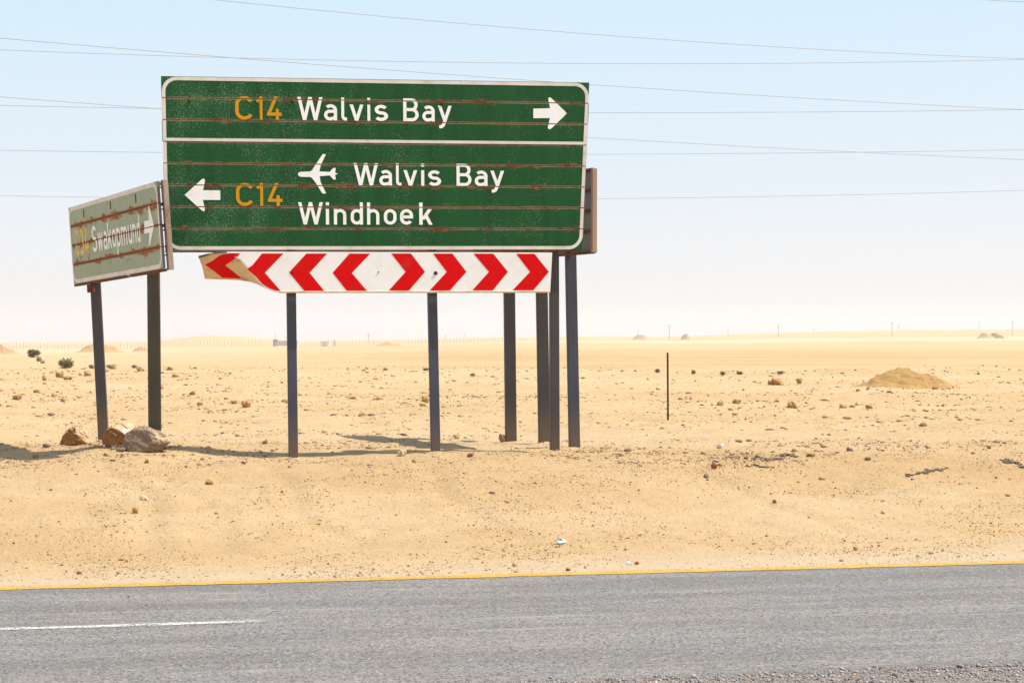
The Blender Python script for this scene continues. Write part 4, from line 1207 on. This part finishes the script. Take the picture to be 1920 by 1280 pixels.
# ------------------------------------------------------------------ desert bushes
LEAF = mat_plain('olive shrub leaf', (0.23, 0.20, 0.075), .8, .4, 60)
LEAFD = mat_plain('dark dry shrub leaf', (0.17, 0.135, 0.095), .85, .5, 60)
TWIG = mat_plain('pale twig', (0.30, 0.21, 0.13), .9, .3, 30)
def bush(x0, x1, y0, y1, label, leaf, n=1400, seed=2, lobes=5, ls=.028):
    p = hit((x0 + x1) / 2, y1); w_ = (x1 - x0) / FPX * p.y; h2 = (y1 - y0) / FPX * p.y
    r = np.random.default_rng(seed); root = empty('bush', p); tag(root, label, 'bush')
    C = np.stack([r.uniform(-.32, .32, lobes) * w_, r.uniform(-.25, .25, lobes) * w_, r.uniform(.3, .62, lobes) * h2], 1)
    Rd = np.stack([r.uniform(.16, .26, lobes) * w_, r.uniform(.16, .26, lobes) * w_, r.uniform(.28, .42, lobes) * h2], 1)
    C[0] = (0, 0, .5 * h2); Rd[0] = (.38 * w_, .3 * w_, .48 * h2)
    li = r.integers(0, lobes, n); d_ = r.normal(size=(n, 3)); d_ /= np.linalg.norm(d_, axis=1)[:, None]
    P = C[li] + d_ * Rd[li] * r.uniform(.35, 1.22, n)[:, None]; P[:, 2] = np.clip(P[:, 2], .02, None)
    t1 = r.normal(size=(n, 3)); t1 /= np.linalg.norm(t1, axis=1)[:, None]; t1[:, 2] = np.abs(t1[:, 2])
    t2 = np.cross(t1, d_); t2 /= (np.linalg.norm(t2, axis=1)[:, None] + 1e-6)
    s_ = ls * r.uniform(.6, 1.5, n)[:, None]
    V = np.stack([P - t2 * s_ * .5, P + t2 * s_ * .5, P + t1 * s_ * 1.8 + t2 * s_ * .2, P + t1 * s_ * 1.8 - t2 * s_ * .2], 1).reshape(-1, 3)
    mesh_np('foliage', V, np.arange(n * 4).reshape(n, 4), [leaf], root)
    bm = bmesh.new()
    for i in range(26):
        a = r.uniform(0, 6.28); rad = r.uniform(.15, .5) * w_; tz = r.uniform(.2, .8) * h2
        q0 = Vector((0.03 * math.cos(a), .03 * math.sin(a), -.03)); q1 = Vector((math.cos(a) * rad, math.sin(a) * rad * .8, tz))
        dr = (q1 - q0).normalized(); sd = dr.orthogonal().normalized() * .012; s2 = dr.cross(sd)
        b_ = [bm.verts.new(q0 + v) for v in (sd, s2, -sd, -s2)]; tp = bm.verts.new(q1)
        for j in range(4): bm.faces.new((b_[j], b_[(j + 1) % 4], tp))
    bm_obj('twigs', bm, [TWIG], root)
    return root
bush(109, 142, 671, 690, 'round green bush on the sand at the far left', LEAF, 1500, 2, ls=.03)
bush(47, 76, 655, 670, 'dark brown bush on the horizon at the far left', LEAFD, 1400, 6, ls=.045)
for i, (a, b, c, d, t) in enumerate(((1228, 1239, 693, 698, 'tiny green tuft left of the stake top'), (1296, 1304, 696, 701, 'tiny green tuft, first right of the stake'),
        (1352, 1360, 698, 703, 'tiny dry tuft, second right of the stake'), (1381, 1393, 697, 702, 'low green tuft, third right of the stake'),
        (1457, 1470, 697, 701.5, 'low green tuft above the lumpy orange stone'), (200, 222, 683, 691, 'low grey scrub behind the left posts'),
        (166, 180, 684, 691, 'pale grey scrub touching the leaning post'), (245, 262, 684, 690, 'grey scrub above the brown far rock'))):
    bush(a, b, c, d, t, LEAF if i < 5 else TWIG, 160, 20 + i, 3, .03)

# ------------------------------------------------------------------ pebbles and grit: nobody could count them
def pebbles(name, label, P, sz, mat, n=1, seed=3, squash=(.3, .75), cuts=5):
    r = np.random.default_rng(seed)
    kinds = []
    for i in range(12):
        V, F = rock_verts(n, r, cuts, .08); kinds.append(V)
    K = np.stack(kinds); N = len(P); ki = r.integers(0, 12, N)
    V = K[ki] * sz[:, None, None]
    V = V * np.stack([r.uniform(.8, 1.4, N), r.uniform(.7, 1.1, N), r.uniform(*squash, N)], 1)[:, None, :]
    an = r.uniform(0, 6.28, N); c, s_ = np.cos(an)[:, None], np.sin(an)[:, None]
    X_ = V[:, :, 0] * c - V[:, :, 1] * s_; Y_ = V[:, :, 0] * s_ + V[:, :, 1] * c
    V = np.stack([X_, Y_, V[:, :, 2]], 2) + P[:, None, :]
    nv = V.shape[1]
    F2 = (F[None] + (np.arange(N) * nv)[:, None, None]).reshape(-1, 3)
    o = mesh_np(name, V.reshape(-1, 3), F2, [mat])
    tag(o, label, 'pebbles', kind='stuff'); return o
PEB = mat_pebble()
pebbles(RUBBLE[0], RUBBLE[1], RUBBLE[2], RUBBLE[3], PEB, seed=31, n=2, squash=(.5, 1.0))
N = 110000
inv = rng.uniform(1 / 95.0, 1 / 16.2, N); yy = 1 / inv
xx = rng.uniform(-1, 1, N) * (yy * .28 + 2.5)
tt = road_t(xx, yy)
band = 0.34 + 1.1 * np.exp(-((tt - 7.4) / 1.2) ** 2) * (.35 + .65 * (xx > .3)) + .5 * np.exp(-((yy - 26) / 2.5) ** 2) \
    + .9 * np.exp(-((yy - 45) / 4.0) ** 2) + 1.1 * np.exp(-((yy - 74) / 6.0) ** 2) + .4 * np.exp(-((yy - 36) / 4.0) ** 2) + .5 * np.exp(-(tt / .6) ** 2) + .3 * (yy > 28) * (xx < 0) * (yy < 90)
cl = fbm(xx * .9, yy * .9, 3)
keep = (tt > .03) & (rng.random(N) < band * np.clip(.16 + 1.9 * cl, 0.03, 1.3))
xx, yy, tt = xx[keep], yy[keep], tt[keep]
sz = .0085 * rng.lognormal(0, .6, len(xx)) * (yy / 22) ** .85
sz = np.clip(sz, .005, .075)
# keep the verge finer
sz = np.where(tt < 5.0, sz * .65, sz)
zz2 = ground(xx, yy) + sz * .12
print('pebbles', len(xx))
pebbles('pebbles', 'loose pebbles and crumbs strewn over the desert sand', np.stack([xx, yy, zz2], 1), sz * 1.7, PEB, seed=11)
# fine grit on the bank
N = 60000
xx = rng.uniform(-6.5, 7.5, N); yy = rng.uniform(15.2, 27.5, N); tt = road_t(xx, yy)
cl = fbm(xx * 1.3 + 40, yy * 1.1, 4); k2 = (tt > .04) & (rng.random(N) < np.clip(.30 + 1.5 * cl, .05, 1))
xx, yy, tt = xx[k2], yy[k2], tt[k2]; sz = .0062 * rng.lognormal(0, .42, len(xx))
pebbles('grit', 'fine dark grit peppering the sand bank beside the road', np.stack([xx, yy, ground(xx, yy) + sz * .3], 1), sz * 1.7, PEB, n=0, seed=41, squash=(.5, 1))
# gravel shoulder on the near side of the road
N = 52000
s_ = rng.uniform(-6, 9, N); t_ = NEAR_T - .05 - np.abs(rng.normal(0, .40, N)) + .05 * rng.normal(size=N)
gx = R0[0] + s_ * RU[0] + t_ * RN[0]; gy = R0[1] + s_ * RU[1] + t_ * RN[1]
gz = np.where(t_ > NEAR_T - .09, 0.0, ground(gx, gy))
sz = .0044 * rng.lognormal(0, .5, N)
s2 = NB('grey gravel'); isl = s2.n('ShaderNodeNewGeometry').outputs['Random Per Island']
rp = s2.n('ShaderNodeValToRGB'); cr = rp.color_ramp; cr.interpolation = 'CONSTANT'
cr.elements[0].color = (.36, .30, .255, 1); cr.elements[1].position = .35; cr.elements[1].color = (.25, .225, .21, 1)
for p_, c_ in ((.6, (.42, .36, .31)), (.78, (.11, .105, .105)), (.9, (.36, .22, .15))):
    e = cr.elements.new(p_); e.color = (*c_, 1)
s2.l(isl, rp.inputs[0]); GRAV = s2.done(rp.outputs[0], .9, spec=.2)
pebbles('gravel', 'loose gravel on the near shoulder of the road', np.stack([gx, gy, gz + sz * .3], 1), sz * 1.8, GRAV, n=0, seed=12, squash=(.55, 1))
# a few bits of grit on the asphalt
N = 500
s_ = rng.uniform(-7, 8, N); t_ = rng.uniform(NEAR_T + .1, -.15, N)
gx = R0[0] + s_ * RU[0] + t_ * RN[0]; gy = R0[1] + s_ * RU[1] + t_ * RN[1]
sz = .004 * rng.lognormal(0, .4, N)
pebbles('road_grit', 'grit scattered on the asphalt', np.stack([gx, gy, .002 + sz * .3], 1), sz * 1.8, GRAV, seed=13)

# ------------------------------------------------------------------ overhead wires
WIRE = mat_plain('grey aluminium wire', (0.30, 0.27, 0.24), .5, .1)
def wire(label, pts, line, rad, group):
    """pts: three photo points on the wire; line: plan line of the span as (depth at x=0px, depth at x=1920px)"""
    P = []
    # plan line through two world points
    a0 = Vector(((0 - 960) / FPX * line[0], line[0])); a1 = Vector(((1920 - 960) / FPX * line[1], line[1])); dv = a1 - a0
    fit = []
    for a, b in pts:
        m = (a - 960) / FPX
        s_ = (m * a0.y - a0.x) / (dv.x - m * dv.y)
        d = a0.y + s_ * dv.y
        fit.append((s_, CAM_Z + (HOR - b) / FPX * d))
    co = np.polyfit([f[0] for f in fit], [f[1] for f in fit], 2)
    V = []; F = []; ss = np.linspace(-.7, 1.7, 81)
    o0 = Vector((a0.x + .5 * dv.x, a0.y + .5 * dv.y, float(np.polyval(co, .5))))
    nrm = Vector((-dv.y, dv.x)).normalized()
    for s_ in ss:
        x = a0.x + s_ * dv.x; y = a0.y + s_ * dv.y; z = float(np.polyval(co, s_))
        for k in range(6):
            c_, s3 = math.cos(k * math.pi / 3), math.sin(k * math.pi / 3)
            V.append((x + nrm.x * rad * c_ - o0.x, y + nrm.y * rad * c_ - o0.y, z + rad * s3 - o0.z))
    for i in range(len(ss) - 1):
        for k in range(6): F.append((i * 6 + k, (i + 1) * 6 + k, (i + 1) * 6 + (k + 1) % 6, i * 6 + (k + 1) % 6))
    o = mesh_np('power_line', V, F, [WIRE], smooth=True); o.location = o0
    tag(o, label, 'wire', group); return o
G1, G2 = 'wires of the level far line', 'wires of the line that descends to the right'
L1 = (88, 92)
wire('topmost of the nearly level wires, passing just above the big sign', [(0, 94), (900, 118), (1920, 112)], L1, .0092, G1)
wire('second nearly level wire, leaving the big sign beside its upper arrow', [(0, 198), (302, 204), (1920, 206)], L1, .0092, G1)
wire('third nearly level wire, meeting the aeroplane row of the big sign', [(0, 282), (302, 286.2), (1920, 281)], L1, .0082, G1)
wire('lowest nearly level wire, touching the top of the faded left sign', [(0, 367), (180, 370), (1920, 357)], L1, .0082, G1)
L2 = (55, 72)
wire('highest sloping wire, entering at the top edge of view', [(390, -1), (1100, 64), (1920, 110.5)], L2, .0078, G2)
wire('middle sloping wire, passing behind the top right corner of the big sign', [(0, 72), (640, 125), (1920, 206)], L2, .0078, G2)
wire('lowest sloping wire, hidden halfway by the big sign', [(0, 182), (1110, 258.5), (1920, 299.5)], L2, .0072, G2)
wire('short stretch of wire cutting the top right corner of view', [(1840, 0), (1880, 2.4), (1920, 4.3)], (66, 72), .009, G2)

# ------------------------------------------------------------------ far poles, fence, huts, dunes, heaps
WOOD = mat_plain('far pole wood', (0.55, 0.50, 0.47), .9, .1)  # lightened wood: distance haze of the poles is put into its colour
def far_pole(px, ytop, ybase, d, label, arm=True):
    x = (px - 960) / FPX * d; zg = float(ground(x, d)); zt_ = CAM_Z + (HOR - ytop) / FPX * d
    bm = bmesh.new(); rr = .09; hh = zt_ - zg
    bmesh.ops.create_cone(bm, cap_ends=True, segments=7, radius1=rr * 1.3, radius2=rr * .8, depth=hh + 1, matrix=Matrix.Translation((0, 0, hh / 2 - .5)))
    bm_box(bm, -.5, .5, -.05, .05, hh - .6, hh - .52)
    o = bm_obj('utility_pole', bm, [WOOD]); o.location = (x, d, zg)
    tag(o, label, 'pole', 'utility poles along the horizon')
PL = [(1197, 616, 'faint'), (1255, 608, 'tall'), (1365, 615, 'faint'), (1459.5, 608, 'tall'), (1526, 615, 'faint'), (1672.4, 603, 'tallest'), (1685, 607, 'faint'),
      (1836, 604, 'faint'), (1898, 600, 'tall'), (691, 624, 'tall'), (872, 625, 'faint'), (835, 626, 'faint'), (535, 629, 'faint')]
where = ['left of the stake', 'straight above the stake', 'first right of the stake', 'above the lumpy stone', 'between the stake and the dirt mound', 'straight above the dirt mound, the tallest',
         'close on the right of the tallest', 'above the far brown heap', 'nearest the right edge of view', 'between the first and middle chevron posts', 'right of the middle post', 'nearest the right side of the middle post', 'beside the far hut']
for (a, b, k), wh in zip(PL, where):
    far_pole(a, b, 0, 520 if k != 'faint' else 780, 'thin far utility pole on the horizon, ' + wh)
# long fence far on the left
FD = 310.0
fr = empty('fence', ((100 - 960) / FPX * FD, FD, 0)); tag(fr, 'long pale post and wire fence along the far left horizon', 'fence')
FEN = mat_plain('far fence grey', (0.60, 0.55, 0.51), .8, .1)
pm = None
bmw = bmesh.new()
prevp = None
for i, a in enumerate(np.arange(-60, 950, 6.5)):
    d = FD + 90 * i / 150; x = (a - 960) / FPX * d; zg = float(ground(x, d))
    if pm is None:
        bm = bmesh.new(); bm_box(bm, -.035, .035, -.035, .035, -.3, 1.12); po = bm_obj('fence_post', bm, [FEN], fr); pm = po.data
    else:
        po = bpy.data.objects.new('fence_post', pm); COL.objects.link(po); po.parent = fr
    po.location = (x - fr.location.x, d - fr.location.y, zg)
    if prevp:
        for hz in (.3, .6, .85, 1.08):
            v = [bmw.verts.new(q) for q in ((prevp[0], prevp[1], prevp[2] + hz), (x - fr.location.x, d - fr.location.y, zg + hz), (x - fr.location.x, d - fr.location.y, zg + hz + .02), (prevp[0], prevp[1], prevp[2] + hz + .02))]
            bmw.faces.new(v)
    prevp = (x - fr.location.x, d - fr.location.y, zg)
o = bm_obj('fence_wires', bmw, [FEN], fr); o['kind'] = 'stuff'
def hut(x0, x1, y0, y1, d, mat, label, mast=None, door=True):
    xa, xb = (x0 - 960) / FPX * d, (x1 - 960) / FPX * d; zg = float(ground((xa + xb) / 2, d)); zt_ = CAM_Z + (HOR - y0) / FPX * d
    zg = min(zg, zt_ - 1.2)
    root = empty('hut', ((xa + xb) / 2, d, zg)); tag(root, label, 'hut'); hw = (xb - xa) / 2; hh = zt_ - zg
    bm = bmesh.new(); bm_box(bm, -hw, hw, 0, hw * 1.6, -.3, hh - .12); bm_obj('wall', bm, [mat], root)
    bm = bmesh.new(); bm_box(bm, -hw - .12, hw + .12, -.12, hw * 1.6 + .12, hh - .118, hh); bm_obj('roof', bm, [FEN], root)
    bm = bmesh.new(); bm_box(bm, -hw * .2, hw * .25, -.04, -.003, 0, hh * .75); bm_obj('door', bm, [WOOD], root)
    if mast:
        bm = bmesh.new(); bmesh.ops.create_cone(bm, cap_ends=True, segments=6, radius1=.08, radius2=.05, depth=mast, matrix=Matrix.Translation((0, .3, hh + mast / 2))); bm_obj('mast', bm, [WOOD], root)
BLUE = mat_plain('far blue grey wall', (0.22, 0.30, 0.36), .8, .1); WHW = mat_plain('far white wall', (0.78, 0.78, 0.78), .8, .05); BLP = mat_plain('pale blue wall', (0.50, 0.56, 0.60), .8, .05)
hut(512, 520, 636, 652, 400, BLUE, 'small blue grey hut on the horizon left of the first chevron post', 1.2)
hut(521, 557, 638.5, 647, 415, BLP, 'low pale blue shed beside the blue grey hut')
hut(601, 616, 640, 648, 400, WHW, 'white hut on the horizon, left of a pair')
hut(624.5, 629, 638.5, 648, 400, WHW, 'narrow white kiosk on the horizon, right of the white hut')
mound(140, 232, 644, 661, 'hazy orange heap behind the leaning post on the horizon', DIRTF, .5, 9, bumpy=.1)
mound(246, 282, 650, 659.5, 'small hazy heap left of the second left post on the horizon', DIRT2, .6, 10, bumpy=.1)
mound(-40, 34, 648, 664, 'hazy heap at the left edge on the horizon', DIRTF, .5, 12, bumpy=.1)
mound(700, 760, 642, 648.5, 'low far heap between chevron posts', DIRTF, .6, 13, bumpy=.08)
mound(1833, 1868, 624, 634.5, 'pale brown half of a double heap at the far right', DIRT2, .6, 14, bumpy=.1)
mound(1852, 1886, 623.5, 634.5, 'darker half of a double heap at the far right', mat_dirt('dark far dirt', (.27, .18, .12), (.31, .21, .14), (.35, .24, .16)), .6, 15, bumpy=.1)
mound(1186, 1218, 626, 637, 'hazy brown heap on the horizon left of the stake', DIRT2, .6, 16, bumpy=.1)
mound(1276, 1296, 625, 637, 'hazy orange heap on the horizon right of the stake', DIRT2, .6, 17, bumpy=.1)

# ------------------------------------------------------------------ haze: one closed box of even air round everything
bm = bmesh.new(); bm_box(bm, -3400, 3400, -700, 3400, -30, 32)
hz = bm_obj('haze', bm)
hm = bpy.data.materials.new('haze'); hm.use_nodes = True
hn = hm.node_tree; hn.nodes.remove(hn.nodes['Principled BSDF'])
pv = hn.nodes.new('ShaderNodeVolumePrincipled'); pv.inputs['Color'].default_value = (.95, .945, .95, 1)
pv.inputs['Density'].default_value = 0.0003; pv.inputs['Anisotropy'].default_value = 0.3
hn.links.new(pv.outputs[0], hn.nodes['Material Output'].inputs['Volume'])
hz.data.materials.append(hm); hz['kind'] = 'stuff'
hm.cycles.homogeneous_volume = True
print('ground z range', Z.min(), Z.max())
